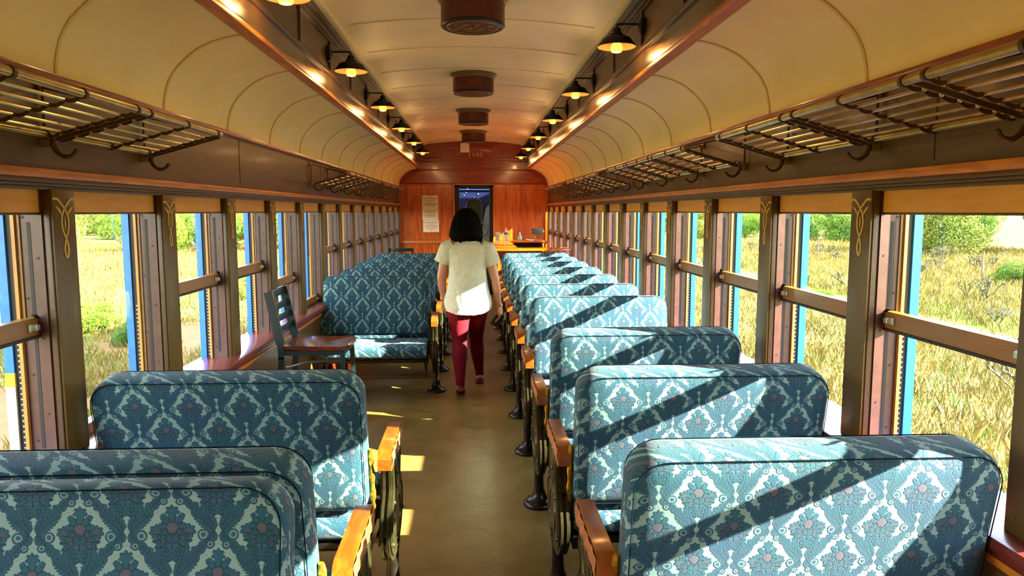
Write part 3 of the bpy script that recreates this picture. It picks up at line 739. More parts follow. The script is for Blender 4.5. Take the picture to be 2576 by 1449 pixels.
for i in range(6): lamp(1, 4.10+1.645*i, '%s glowing black wall lamp on the right beam' % ['nearest', 'second', 'third', 'fourth', 'fifth', 'farthest'][i])

# ------------------------------------------------------------ ceiling vents
def vent(y, flip, label):
    r = thing('ceiling_vent', (0, y, 2.81), label, 'vent', 'round ceiling vents')
    part('flange', MB().lathe([(.205, 0), (.218, -.006), (.216, -.018), (.204, -.024), (.202, -.036), (.192, -.044)], 40), ventf, r)
    part('drum', MB().lathe([(.190, -.02), (.190, -.160)], 40), ventm, r)
    part('rim', MB().lathe([(.190, -.160), (.192, -.168), (.184, -.178), (.168, -.180), (.168, -.172)], 40, caps=False), blackm, r)
    g = part('grille', MB().lathe([(.168, -.170), (.168, -.174)], 40), ventg, r)
    p = MB(); z = -.176
    for R in (.150, .158): p.tube([(R*math.cos(t), R*math.sin(t), z) for t in np.linspace(0, 2*PI, 40, endpoint=False)], .003, 6, closed=True)
    for ph in (0, PI):
        p.tube([(x, .055*math.sin(x*2*PI/.15+ph)*(1-(abs(x)/.2)**2), z) for x in np.linspace(-.145, .145, 40)], .0035, 6)
        p.tube([(x, .10*math.cos(x*PI/.15+ph)*.9, z) for x in np.linspace(-.11, .11, 30)], .0035, 6)
    for yy in (-.10, -.06, .06, .10):
        w = math.sqrt(.15**2-yy**2); p.tube([(-w, yy, z+.001), (w, yy, z+.001)], .002, 5)
    part('grille_pattern', p, ventp, g)
    M = Matrix.Rotation(PI if flip else 0, 4, 'Z') @ Matrix.Translation((0, 0, -.180)) @ Matrix.Rotation(PI, 4, 'X')
    text('vent_letters', 'SKY', .058, ventp, g, M @ Matrix.Diagonal((1.35, 1.0, 1, 1)), .002)
    return r
vent(4.42, False, 'nearest round maroon ceiling vent, cut by the top edge')
vent(6.86, True, 'second round maroon ceiling vent from the camera')
vent(9.22, True, 'third round maroon ceiling vent from the camera')
vent(11.6, True, 'farthest round maroon ceiling vent, before the number 1195')

# ------------------------------------------------------------ end wall things
rt = thing('wireless_box', (-.16, Y1-.02, 2.69), 'small white rounded plastic box above the number on the end wall', 'router')
part('housing', MB().box(-.08, -.012, -.085, .08, .012, .085, .010), whitep, rt)
part('logo_mark', MB().box(-.018, -.014, -.003, .018, -.0118, .003), papg, rt)
def notice(z, x, h, label, lines):
    r = thing('notice', (x, Y1-.004, z), label, 'notice', 'paper notices on the end wall')
    part('sheet', MB().box(-.145, -.002, -h/2, .145, .002, h/2), papm, r, False)
    tb = MB(); tr = MB()
    for (zz, w, red) in lines:
        (tr if red else tb).box(-w/2, -.003, zz-.004, w/2, -.0018, zz+.004)
    part('printed_text', tb, papg, r, False)
    if any(l[2] for l in lines): part('red_text', tr, papr, r, False)
notice(1.722, -.80, .222, 'top white notice of three beside the doorway', [(.085, .09, 0), (.062, .25, 0), (.046, .24, 0), (.018, .17, 1), (-.008, .09, 0), (-.030, .24, 0), (-.045, .24, 0), (-.062, .24, 0), (-.078, .16, 0)])
notice(1.499, -.798, .222, 'middle white notice of three beside the doorway', [(.075, .23, 0), (.048, .24, 0), (.03, .20, 0), (.010, .17, 0), (-.020, .19, 0), (-.038, .22, 0), (-.060, .16, 0)])
notice(1.276, -.785, .220, 'bottom white notice of three, with reddish lines', [(.065, .25, 1), (.036, .12, 0), (.008, .24, 1), (-.020, .22, 1), (-.048, .18, 1), (-.08, .04, 0)])

# bar counter
bc = thing('bar_counter', (.80, 9.9, 0), 'orange wooden bar counter behind the last right-hand seat', 'counter')
top = MB().box(.26, 9.86, 1.0, 1.33, 10.22, 1.035, .012).box(.30, 10.2, 1.0, .62, 12.4, 1.033, .008)
part('worktop', rel(top, bc), countm, bc)
part('front_panel', rel(MB().box(.33, 9.98, 0, 1.28, 10.02, .97), bc), cabm, bc, False)
part('side_panel', rel(MB().box(.33, 10.02, 0, .37, 12.38, .99), bc), cabm, bc, False)
part('cornice', rel(MB().box(.31, 9.95, .955, 1.29, 10.03, .985, .006).box(.325, 9.965, .92, 1.28, 10.03, .955, .004), bc), mahogd, bc)
part('pilaster', rel(MB().box(.325, 9.965, 0, .36, 10.0, .92), bc), countm, bc, False)
bs = thing('back_shelf_unit', (.80, 12.75, 0), 'open orange shelf unit on the end wall behind the bar counter', 'shelf unit')
part('shelf_top', rel(MB().box(.37, 12.50, 1.005, 1.23, 13.0, 1.03, .003), bs), countm, bs)
part('upright', rel(MB().box(.37, 12.51, 0, .40, 13.0, 1.005).box(.66, 12.51, .80, .685, 13.0, 1.005).box(1.19, 12.51, 0, 1.215, 13.0, 1.005), bs), countm, bs)
part('back_board', rel(MB().box(.38, 12.96, 0, 1.21, 12.99, 1.005).box(.40, 12.52, .78, 1.19, 12.98, .80).box(.40, 12.55, 0, 1.19, 12.57, .78), bs), darkin, bs, False)
def cup(x, y, z0):
    r = thing('plastic_cup', (x, y, z0), 'stack of tall clear plastic cups on the back shelf', 'cup')
    part('cup_wall', MB().lathe([(.030, .0), (.044, .155), (.046, .157), (.042, .155), (.028, .004)], 20, caps=False), glassc, r)
    part('inner_cup', MB().lathe([(.026, .008), (.036, .11), (.034, .11), (.024, .012)], 20), mat('frosted_plastic', '#e8dccc', .5), r)
cup(.41, 12.6, 1.03)
r = thing('water_bottle', (.56, 12.62, 1.03), 'clear water bottle with a blue label beside the cups', 'bottle')
part('bottle_body', MB().lathe([(.030, 0), (.034, .01), (.033, .10), (.034, .15), (.026, .175), (.013, .20), (.013, .212)], 20), glassc, r)
part('label_band', MB().lathe([(.0348, .105), (.0348, .148)], 20, caps=False), bluel, r)
part('cap', MB().lathe([(.014, .208), (.014, .226)], 14), pinkc, r)
r = thing('sanitizer_bottle', (.80, 12.62, 1.03), 'small aqua bottle with a pointed top on the back shelf', 'bottle')
part('bottle_body', MB().lathe([(.032, 0), (.037, .01), (.036, .075), (.020, .105), (.012, .112)], 18), gelm, r)
part('nozzle', MB().lathe([(.013, .11), (.010, .135), (.006, .148)], 12), whitep, r)
r = thing('paper_pile', (1.02, 12.62, 1.031), 'curled white papers lying on the back shelf', 'papers')
part('sheet', MB().grid([[(a, -.08, .004+.05*max(0, -(a+.02)/.14)**1.6) for a in np.linspace(-.15, .13, 14)], [(a, .08, .004+.045*max(0, -(a+.02)/.14)**1.6) for a in np.linspace(-.15, .13, 14)]]), papm, r)
part('sheet', MB().grid([[(a, -.07, .012+.035*max(0, -(a+.02)/.14)**1.6) for a in np.linspace(-.12, .14, 14)], [(a, .09, .012+.03*max(0, -(a+.02)/.14)**1.6) for a in np.linspace(-.12, .14, 14)]]), papm, r)
r = thing('card_terminal', (1.12, 12.75, 1.03), 'black boxy screen on a thin stalk above the back shelf', 'terminal')
part('screen_body', MB().box(-.105, -.02, .11, .105, .05, .215, .012), blackm, r)
part('stand_arm', MB().tube([(-.06, 0, 0), (-.05, 0, .05), (-.01, .01, .12)], .006, 8), bronze, r)
part('base', MB().lathe([(.05, 0), (.045, .008)], 18, (-.06, 0, 0)), blackm, r)
part('side_knob', MB().box(-.118, -.005, .145, -.105, .03, .175, .003).box(.105, -.005, .145, .118, .03, .175, .003), zinc, r)

# ------------------------------------------------------------ ladder-back stools
def stool(loc, rz, sc, label, cat, nm):
    """local +x is the front; origin on the floor"""
    r = thing(nm, loc, label, cat, None, rz); r.scale = (sc, sc, sc)
    h = .735
    sm = MB(); w = .20
    poly = smoothpts([(-.19, -.17), (-.05, -.185), (.10, -.195), (.185, -.19), (.20, 0), (.185, .19), (.10, .195), (-.05, .185), (-.19, .17), (-.19, -.17)], 3)[:-1]
    A = []; 
    lay = [(.93, 0), (1, .006), (1, .020), (.965, .027)]
    rr = [[sm.bm.verts.new((a*k, b*k, h-.022+z)) for a, b in poly] for k, z in lay]
    rr.append([sm.bm.verts.new((a*.75, b*.75, h)) for a, b in poly]); rr.append([sm.bm.verts.new((a*.4, b*.4, h-.008)) for a, b in poly])
    n_ = len(poly)
    for A_, B_ in zip(rr, rr[1:]):
        for k in range(n_): sm.bm.faces.new((A_[k], A_[(k+1) % n_], B_[(k+1) % n_], B_[k]))
    sm.bm.faces.new(rr[0][::-1]); sm.bm.faces.new(rr[-1])
    part('seat', sm, chseat, r)
    for s in (-1, 1):
        part('back_leg', MB().obox((-.235, s*.175, 0), (-.195, s*.175, h-.06), .022, .034, (1, 0, 0)).obox((-.195, s*.175, h-.07), (-.20, s*.175, h+.03), .022, .034, (1, 0, 0)).obox((-.20, s*.172, h+.02), (-.262, s*.172, h+.335), .024, .048, (1, 0, 0)), teal, r)
        part('front_leg', MB().obox((.19, s*.18, 0), (.165, s*.165, h-.03), .026, .026, (1, 0, 0)), teal, r)
    part('seat_rail', MB().box(-.20, -.175, h-.05, .175, -.150, h-.022).box(-.20, .150, h-.05, .175, .175, h-.022).box(.155, -.17, h-.05, .178, .17, h-.022).box(-.205, -.17, h-.05, -.185, .17, h-.022), teal, r, False)
    for i, z in enumerate((.315, .235, .165, .095)):
        x = -.20-.062*(z-.02)/.315
        hh = .050 if i == 0 else .042
        part('back_slat', MB().box(x-.007, -.172, h+z-hh/2, x+.007, .172, h+z+hh/2, .003), teal, r)
    part('foot_ring', MB().tube([(-.215, -.17, .30), (0, -.19, .31), (.185, -.175, .30), (.185, .175, .30), (0, .19, .31), (-.215, .17, .30)], .010, 8), teal, r)
    for s in (-1, 1): part('side_brace', MB().tube([(-.205, s*.17, .60), (-.05, s*.185, .645), (.17, s*.168, .655)], .008, 8), teal, r)
    return r
stool((-.965, 4.50, 0), 0, 1.0, 'dark teal ladder-back bar stool with glossy cherry seat by the left windows', 'bar stool', 'bar_stool')
stool((-1.04, 10.55, 0), PI/2, .955, 'dark ladder-back stool behind the farthest left seat, only its top rail showing', 'bar stool', 'bar_stool')

# ------------------------------------------------------------ the walking woman
def remeshed(mb, name, m, vox, parent, sm=6, disp=None):
    me = bpy.data.meshes.new(name); bmesh.ops.recalc_face_normals(mb.bm, faces=mb.bm.faces); mb.bm.to_mesh(me); mb.bm.free()
    o = bpy.data.objects.new(name, me); COL.objects.link(o)
    md = o.modifiers.new('r', 'REMESH'); md.mode = 'VOXEL'; md.voxel_size = vox
    if disp:
        t = bpy.data.textures.new(name, 'CLOUDS'); t.noise_scale = disp[1]
        d = o.modifiers.new('d', 'DISPLACE'); d.texture = t; d.strength = disp[0]; d.mid_level = .5
    s = o.modifiers.new('s', 'SMOOTH'); s.iterations = sm; s.factor = .5
    bpy.context.view_layer.update()
    nm = bpy.data.meshes.new_from_object(o.evaluated_get(bpy.context.evaluated_depsgraph_get()))
    bpy.data.objects.remove(o); nm.materials.clear(); nm.materials.append(m); nm.shade_smooth(); nm.name = name
    return lk(name, nm, parent)
def ell(mb, rings, n=20):
    """rings: (x, y, z, rx, ry) horizontal ellipses"""
    R = [[mb.bm.verts.new((x+rx*math.cos(2*PI*k/n), y+ry*math.sin(2*PI*k/n), z)) for k in range(n)] for x, y, z, rx, ry in rings]
    for A, B in zip(R, R[1:]):
        for k in range(n): mb.bm.faces.new((A[k], A[(k+1) % n], B[(k+1) % n], B[k]))
    mb.bm.faces.new(R[0][::-1]); mb.bm.faces.new(R[-1]); return mb
PX, PYY = -.058, 6.12
wm = thing('person', (PX, PYY, 0), 'woman with dark hair, white blouse and burgundy leggings walking away down the aisle', 'person')
def relp(p): return (p[0]-PX, p[1]-PYY, p[2])
hipL, knL, anL = (-.13, 6.11, .80), (-.128, 6.05, .44), (-.122, 5.885, .125)
hipR, knR, anR = (.015, 6.13, .80), (.012, 6.29, .43), (.042, 6.42, .085)
shL, elL, wrL = (-.225, 6.13, 1.235), (-.283, 6.14, .985), (-.262, 6.20, .775)
shR, elR, wrR = (.110, 6.13, 1.225), (.178, 6.12, .965), (.212, 6.15, .735)
body = MB()
ell(body, [relp((x, y, z))+(rx, ry) for x, y, z, rx, ry in ((-.058, 6.12, .72, .10, .08), (-.058, 6.12, .80, .17, .115), (-.058, 6.12, .90, .165, .11), (-.058, 6.12, 1.0, .13, .095), (-.058, 6.12, 1.12, .14, .10), (-.058, 6.12, 1.22, .155, .085), (-.058, 6.12, 1.27, .11, .06), (-.06, 6.12, 1.30, .05, .05))])
body.tube([relp(p) for p in ((-.06, 6.115, 1.26), (-.062, 6.12, 1.34), (-.065, 6.135, 1.40))], [.05, .046, .05], 14)
# head looking forward (away), slightly down: cranium, jaw, nose, lips, ears
hc = relp((-.066, 6.145, 1.475))
body.sphere(hc, .075, (1.0, 1.18, 1.22), 18)
body.sphere((hc[0], hc[1]+.030, hc[2]-.050), .055, (.95, 1.05, 1.05), 14)
body.sphere((hc[0], hc[1]+.082, hc[2]-.085), .022, (1, .8, .8), 10)
body.tube([(hc[0], hc[1]+.083, hc[2]+.005), (hc[0], hc[1]+.102, hc[2]-.028)], [.007, .012], 8)
body.sphere((hc[0], hc[1]+.086, hc[2]-.055), .012, (1.8, .8, .8), 8)
for s in (-1, 1):
    body.sphere((hc[0]+s*.076, hc[1]-.005, hc[2]-.02), .020, (.35, .8, 1.4), 8)
for a, b, c in ((shL, elL, wrL), (shR, elR, wrR)):
    body.tube([relp(a), relp(tuple((Vector(a)*.5+Vector(b)*.5))), relp(b), relp(tuple(Vector(b)*.65+Vector(c)*.35)), relp(c)], [.050, .044, .036, .036, .023], 16)
for h_, k_, a_ in ((hipL, knL, anL), (hipR, knR, anR)):
    h_, k_, a_ = Vector(h_), Vector(k_), Vector(a_)
    body.tube([relp(p) for p in (h_, h_*.5+k_*.5, k_, k_*.6+a_*.4+Vector((0, -.012, 0)), a_)], [.072, .064, .046, .045, .028], 16)
    body.tube([relp(a_), relp(a_+Vector((0, .03, -.05))), relp(a_+Vector((0, .13, -.085)))], [.032, .034, .026], 12)
# hands: palm, four bent fingers, thumb
def hand(w, down, side, curl):
    w = Vector(relp(w)); down = Vector(down).normalized(); fwd = Vector((0, 1, 0)); inn = Vector((-side, 0, 0))
    pc = w+down*.045
    body.tube([w-down*.012, w+down*.02, pc, w+down*.078], [.022, .030, .036, .033], 14, flat=(.45, 1) if False else (1, .48))
    for i in range(4):
        off = fwd*(.026-.0175*i)
        L = (.070, .078, .073, .058)[i]
        b = w+down*.074+off; m1 = b+down*L*.42+inn*curl*.010; m2 = m1+down*L*.30+inn*curl*.018; m3 = m2+down*L*.24+inn*curl*.024
        body.tube([b-down*.015, b, m1, m2, m3], [.0088, .0088, .0080, .0074, .0062], 8)
    b = w+down*.022+fwd*.026
    body.tube([b, b+down*.026+fwd*.020+inn*.006, b+down*.050+fwd*.024+inn*.014, b+down*.066+fwd*.018+inn*.018], [.011, .0105, .0092, .0078], 8)
hand(wrL, (.02, .12, -1), -1, .5)
hand(wrR, (.10, .10, -1), 1, 1.0)
remeshed(body, 'body', skin, .0052, wm, 3)
# leggings
lg = MB()
ell(lg, [relp((x, y, z))+(rx, ry) for x, y, z, rx, ry in ((-.058, 6.12, .70, .125, .10), (-.058, 6.12, .76, .178, .128), (-.058, 6.12, .84, .185, .13), (-.058, 6.12, .92, .165, .115))])
for (h_, k_, a_, s) in ((hipL, knL, anL, -1), (hipR, knR, anR, 1)):
    h_, k_, a_ = Vector(h_), Vector(k_), Vector(a_); q = h_*.5+k_*.5
    lg.tube([relp(p) for p in (h_+Vector((s*.012, 0, -.02)), q+Vector((s*.004, 0, .06)), q, k_, k_*.65+a_*.35+Vector((0, -.016, 0)), k_*.3+a_*.7, a_, a_+Vector((0, .004, -.015)))], [.105, .098, .086, .063, .062, .047, .037, .038], 20)
remeshed(lg, 'leggings', pantm, .006, wm, 6, (.006, .06))
# blouse: loose body with curved hem, cap sleeves
bl_ = MB(); n_ = 40; rows = []
for x, z, rx, ry, dip in ((-.056, .712, .200, .158, .045), (-.056, .75, .204, .160, .034), (-.056, .80, .200, .156, .014), (-.057, .88, .178, .135, 0), (-.057, .96, .166, .128, 0), (-.057, 1.04, .160, .124, 0), (-.058, 1.12, .160, .120, 0), (-.058, 1.18, .170, .112, 0), (-.058, 1.225, .182, .098, 0), (-.058, 1.262, .155, .080, 0), (-.060, 1.288, .105, .066, 0), (-.062, 1.305, .070, .060, 0)):
    rows.append([bl_.bm.verts.new(relp((x+rx*math.cos(2*PI*k/n_), 6.12+ry*math.sin(2*PI*k/n_), z-dip*abs(math.sin(2*PI*k/n_))**1.3+.01*(dip > 0)))) for k in range(n_)])
for A, B in zip(rows, rows[1:]):
    for k in range(n_): bl_.bm.faces.new((A[k], A[(k+1) % n_], B[(k+1) % n_], B[k]))
bl_.bm.faces.new(rows[0][::-1]); bl_.bm.faces.new(rows[-1])
for s_, e_, m_ in ((shL, elL, -1), (shR, elR, 1)):
    s_, e_ = Vector(s_), Vector(e_); d_ = (e_-s_)
    bl_.tube([relp(s_+Vector((-m_*.05, 0, .02))), relp(s_+Vector((m_*.005, 0, .004))), relp(s_+d_*.28+Vector((m_*.012, 0, 0))), relp(s_+d_*.50+Vector((m_*.020, 0, 0)))], [.062, .068, .068, .072], 20)
remeshed(bl_, 'blouse', shirtm, .0055, wm, 4, (.016, .055))
col = MB().tube([relp((-.062+.062*math.cos(t), 6.12+.055*math.sin(t), 1.306+.010*math.sin(t))) for t in np.linspace(0, 2*PI, 26, endpoint=False)], .009, 8, closed=True)
part('blouse_collar', col, shirtm, wm)
# hair: full wavy bob to the shoulders
hr = MB(); hx, hy = hc[0], hc[1]-.018
HB = [(1.575, .034), (1.562, .064), (1.535, .090), (1.495, .106), (1.45, .116), (1.41, .124), (1.37, .132), (1.335, .134), (1.305, .116), (1.28, .09)]
hrad = lambda z: float(np.interp(-z, [-q[0] for q in HB], [q[1] for q in HB]))
ell(hr, [(hx, hy, z, rx, ry) for z, rx, ry in ((1.577, .034, .038), (1.564, .064, .068), (1.535, .090, .092), (1.495, .104, .102), (1.45, .112, .106), (1.41, .120, .105), (1.37, .132, .102), (1.335, .134, .095), (1.305, .112, .082), (1.29, .085, .06))])
random.seed(3)
for i in range(150):
    a = random.uniform(PI*.92, PI*2.08) if i % 3 else random.uniform(0, 2*PI)
    z0 = random.uniform(1.36, 1.53); R0 = .106+.018*random.random()
    ln = random.uniform(.05, .13); pts = []; ph = random.uniform(0, 6)
    for j in range(7):
        t = j/6; zz = max(z0-ln*t, 1.283+.02*random.random()); rr_ = hrad(zz)-.010+.014*t+.007*t*math.sin(ph+t*7)
        pts.append((hx+rr_*1.02*math.cos(a+.10*math.sin(ph+t*5)), hy+rr_*.80*math.sin(a+.10*math.sin(ph+t*5)), zz))
    hr.tube(pts, [.012, .012, .011, .010, .008, .006, .003], 6)
remeshed(hr, 'hair', hairm, .0048, wm, 2)
# shoes
def shoe(a_, pitch, nm):
    a_ = Vector(a_); mb = MB(); so = MB()
    base = [(-.048, .022, .030), (-.035, .032, .036), (.02, .034, .032), (.08, .038, .026), (.125, .037, .020), (.165, .024, .014)]
    mb.tube([(0, y, z*.9+.010) for y, _, z in base], [w*.95 for _, w, _ in base], 16, flat=(1, .72))
    so.prism([(-.030, -.05), (.030, -.05), (.036, 0), (.040, .09), (.032, .15), (0, .175), (-.032, .15), (-.040, .09), (-.036, 0)], 0, .012, 'z')
    bw = MB().box(-.014, -.060, .038, .014, -.050, .052, .003)
    M = Matrix.Translation(relp(a_)) @ Matrix.Rotation(pitch, 4, 'X')
    o = lk(nm, mb.mesh(nm, shoem), wm); o.data.transform(M)
    s2 = lk('sole', so.mesh('sole', solem), o); s2.data.transform(M)
    s3 = lk('heel_bow', bw.mesh('heel_bow', goldj), o); s3.data.transform(M)
shoe((-.122, 5.895, .055), -.36, 'shoe'); shoe((.044, 6.405, .012), -.06, 'shoe')
part('bracelet', MB().tube([relp((wrR[0]+.029*math.cos(t), wrR[1]+.026*math.sin(t), wrR[2]+.004+.006*math.cos(t))) for t in np.linspace(0, 2*PI, 20, endpoint=False)], .0032, 6, closed=True), goldj, wm)
part('wrist_band', MB().tube([relp((wrL[0]+.027*math.cos(t), wrL[1]+.026*math.sin(t), wrL[2]+.01)) for t in np.linspace(0, 2*PI, 20, endpoint=False)], .0034, 6, closed=True), blackm, wm)
ph_ = thing('phone', (.196, 6.165, .615), 'dark patterned phone held in the walking woman\'s right hand', 'phone')
ph_.rotation_euler = (.1, .55, .25)
part('phone_case', MB().box(-.036, -.006, -.060, .036, .006, .060, .004), phonem, ph_)
part('phone_edge', MB().box(-.038, -.0035, -.062, .038, .0035, .062, .003), goldj, ph_)

# ------------------------------------------------------------ the land outside
def gz(x, y):
    d = np.hypot(x, y); return -1.22+.012*np.clip(d-30, 0, 200)+.10*np.sin(x*.21)*np.cos(y*.17)*np.clip((np.abs(x)-3)/8, 0, 1)
gx = np.concatenate([np.linspace(-260, -40, 28), np.linspace(-38, 38, 60), np.linspace(40, 260, 28)]); gy = np.concatenate([np.linspace(-60, 0, 12), np.linspace(2, 60, 50), np.linspace(65, 330, 30)])
gr = MB().grid([[(x, y, float(gz(x, y))) for x in gx] for y in gy])
gmat = mat('dry_grassland', '#b09a50', .9, spec=.1); nt = gmat.node_tree
t1 = tex(gmat, 'Noise', (.35, .35, .35), Scale=1., Detail=6.); t2 = tex(gmat, 'Noise', (3.5, 3.5, 3.5), Scale=1., Detail=6.); t3 = tex(gmat, 'Noise', (.16, .10, .16), Scale=1., Detail=3.)
a_ = X(nt, t1.outputs[0]); b_ = X(nt, t2.outputs[0]); c_ = X(nt, t3.outputs[0])
tcn = nt.nodes.new('ShaderNodeTexCoord'); sp_ = nt.nodes.new('ShaderNodeSeparateXYZ'); nt.links.new(tcn.outputs['Object'], sp_.inputs[0]); gxn = X(nt, sp_.outputs[0])
cc = mixc(nt, b_.step(.4, .65), srgb('#66582c'), srgb('#7c6a34'))
cc = mixc(nt, (a_.step(.52, .68)*.8), cc, srgb('#586428'))
cc = mixc(nt, ((b_+a_).step(1.06, 1.22)*.7), cc, srgb('#6e4a30'))
strip = (gxn-13.6+b_*.8).abs().step(1.5, .8); cc = mixc(nt, strip*.85, cc, srgb('#5c7a20'))
road = (gxn-11.6+(b_-.5)*.6).abs().step(.75, .45); cc = mixc(nt, road*.9, cc, srgb('#7c6044'))
near = (gxn+6.3+(a_-.5)*3).abs().step(1.9, .9); cc = mixc(nt, near*.75, cc, srgb('#76543a'))
nt.links.new(cc, nt.nodes['Principled BSDF'].inputs['Base Color']); bump(gmat, b_, .8, .1)
struct(part('ground', gr, gmat))

def quadcloud(centres, normals_rand, size, name, m, aspect=1.6):
    n = len(centres); c = np.asarray(centres)
    a = rng.normal(size=(n, 3)); a /= np.linalg.norm(a, axis=1)[:, None]; b = rng.normal(size=(n, 3)); b -= a*(a*b).sum(1)[:, None]; b /= np.linalg.norm(b, axis=1)[:, None]
    s = size*(.6+.8*rng.random(n))[:, None]
    V = np.stack([c-a*s*aspect, c+b*s*.6, c+a*s*aspect, c-b*s*.6], 1).reshape(-1, 3)
    me = bpy.data.meshes.new(name); F = np.arange(n*4).reshape(-1, 4)
    me.from_pydata(V.tolist(), [], F.tolist()); me.materials.append(m); return me
def leafmat(name, c1, c2):
    m = noisy(name, c1, c2, .7, 1.5, bs=0, spec=.2); m.node_tree.nodes['Principled BSDF'].inputs['Subsurface Weight'].default_value = 0
    return m
lfA = leafmat('juniper_leaf', '#55701e', '#3c5a1a'); lfB = leafmat('olive_leaf', '#74782c', '#5a6a26'); lfC = leafmat('bright_leaf', '#667e20', '#54761c')
bark = noisy('grey_bark', '#5a4a38', '#6e5c48', .8, 20)
def crown_mesh(name, m, nbl, dens, size, seed, flat=.8):
    r = np.random.default_rng(seed); C = []
    for i in range(nbl):
        a = r.uniform(0, 2*PI); rad = .62*math.sqrt(r.random()); cz = .16+.66*r.random()*(1-.55*rad)
        bc = np.array([rad*math.cos(a), rad*math.sin(a), cz]); br = r.uniform(.22, .38)
        d = r.normal(size=(dens, 3)); d /= np.linalg.norm(d, axis=1)[:, None]; C.append(bc+d*br*(.75+.3*r.random((dens, 1)))*np.array([1, 1, flat]))
    C = np.concatenate(C); C = C[C[:, 2] > .04]
    return quadcloud(C, True, size, name, m)
crowns = [crown_mesh('foliage', lfA, 22, 1300, .0145, 1), crown_mesh('foliage', lfB, 20, 1300, .0145, 2), crown_mesh('foliage', lfC, 20, 1300, .0145, 3)]
def trunk_mesh(seed):
    random.seed(seed); mb = MB()
    for i in range(4):
        a = random.uniform(0, 2*PI); mb.tube([(0, 0, -.05), (.08*math.cos(a), .08*math.sin(a), .2), (.3*math.cos(a), .3*math.sin(a), .55)], [.045, .035, .012], 6)
    return mb.mesh('trunk', bark)
trunks = [trunk_mesh(i) for i in range(3)]
TPOS = []
def tree(x, y, w, h, kind, label, name='juniper_tree', cat='tree', group='trees and shrubs beyond the windows'):
    if any(math.hypot(x-a, y-b) < (w+c)*.80 for a, b, c in TPOS): return None
    TPOS.append((x, y, w))
    r = thing(name, (x, y, float(gz(x, y))), label, cat, group, random.uniform(0, 6))
    r.scale = (w, w, h)
    lk('foliage', crowns[kind], r); lk('trunk', trunks[kind], r)
    return r
random.seed(11)
tree(28.5, 41.5, 3.4, 3.6, 1, 'big olive-green tree seen through the nearest right window', group='trees on the right'); tree(34.6, 40.5, 2.9, 3.9, 0, 'darker green tree behind the big olive-green one at right', group='trees on the right')
LT = [('bushy juniper tree on the right plain', 'trees on the right'), ('bushy juniper tree on the left plain', 'trees on the left')]
def belt(sg, rows):
    for r0, w0 in rows:
        a0 = math.radians(7.5)
        while a0 < math.radians(37):
            rr = r0*random.uniform(.96, 1.04); w = w0*random.uniform(.85, 1.15)
            if random.random() > .04: tree(sg*rr*math.sin(a0), rr*math.cos(a0), w, w*random.uniform(1.0, 1.35), random.choice((0, 1, 2, 2) if sg < 0 else (0, 1, 2)), LT[sg < 0][0], group=LT[sg < 0][1])
            a0 += 1.75*w0/r0
for i in range(7):                        # closer trees in line with the middle left windows
    a0 = math.radians(11+2.0*i); rr = 48+5*(i % 2); w = 2.3
    tree(-rr*math.sin(a0), rr*math.cos(a0), w*.75, w*1.3, (2, 0, 2)[i % 3], LT[1][0], group=LT[1][1])
belt(-1, ((66, 2.0), (78, 2.5), (93, 2.9), (112, 3.3), (135, 4.0)))
belt(1, ((60, 2.0), (72, 2.5), (88, 2.9), (106, 3.3), (130, 4.0)))
# low shrubs
for (x, y, s, k, lab) in ((20.0, 25.5, .95, 0, 'round bright green shrub beside a fence post at right'), (10.7, 21.8, .55, 2, 'small green shrub by the dirt track at right'), (-8.6, 16.6, .85, 2, 'wide green grassy mound outside the window numbered 6 on the left'), (-6.9, 15.0, .6, 0, 'smaller green mound nearer the train beside the wide one'), (-7.2, 22.8, .9, 1, 'low grey-green shrub outside the window numbered 7 on the left'), (-29, 53, 1.2, 1, 'low round shrub far off on the left plain'), (17.2, 31, .8, 1, 'olive shrub on the right plain in the middle distance')):
    tree(x, y, s, s*.9, k, lab, 'green_shrub', 'shrub', 'low shrubs outside')
# cholla cactus
chm = noisy('cholla_stem', '#3c3a1a', '#56522a', .8, 30)
def cholla_mesh(seed):
    random.seed(seed); mb = MB()
    def br(p, d, L, r, dep):
        q = p+d*L; m_ = p+d*L*.5+Vector((random.uniform(-.03, .03), random.uniform(-.03, .03), 0))
        mb.tube([p, m_, q], [r, r*.9, r*.8], 6)
        if dep:
            for i in range(random.choice((2, 3, 3))):
                nd = (d+Vector((random.uniform(-1, 1), random.uniform(-1, 1), random.uniform(-.1, .8)))*.9).normalized(); br(p+d*L*random.uniform(.6, 1), nd, L*.66, r*.85, dep-1)
    for i in range(4):
        a = random.uniform(0, 2*PI); br(Vector((0, 0, -.05)), Vector((math.cos(a)*.8, math.sin(a)*.8, .8)).normalized(), .42, .024, 3)
    return mb.mesh('cactus_stem', chm)
chs = [cholla_mesh(i) for i in range(3)]
chp = [(15.0, 20.6, 1.1), (17.6, 21.2, 1.0), (18.4, 29.2, .9), (20.6, 31.0, .9), (22.5, 30.6, 1.2), (13.4, 24.8, 1.0), (11.9, 25.9, .9), (12.8, 13.8+3, .7), (8.35, 10.4, .95), (24, 36, 1.1), (26, 38.5, 1.1), (19, 37, .9), (15.5, 35, .9), (21, 42, 1.1), (17.5, 44, 1.0),
       (-37, 70, 1.8), (-40, 66, 1.7), (-33, 72, 1.5), (-30, 64, 1.4), (-24.5, 52, 1.1), (10.5, 33, .9), (12.5, 40, 1.0)]
for i, (x, y, s) in enumerate(chp):
    c = lk('cholla_cactus', chs[i % 3], loc=(x, y, float(gz(x, y)))); c.scale = (s, s, s*1.05); c.rotation_euler = (0, 0, i*1.3)
    if i == 8: tag(c, 'branching cholla cactus closest to the nearest right window', 'cactus', 'cholla cacti')
    elif x > 0: tag(c, 'branching cholla cactus in the dry grass right of the train', 'cactus', 'cholla cacti on the right')
    else: tag(c, 'branching cholla cactus in the dry grass left of the train', 'cactus', 'cholla cacti on the left')
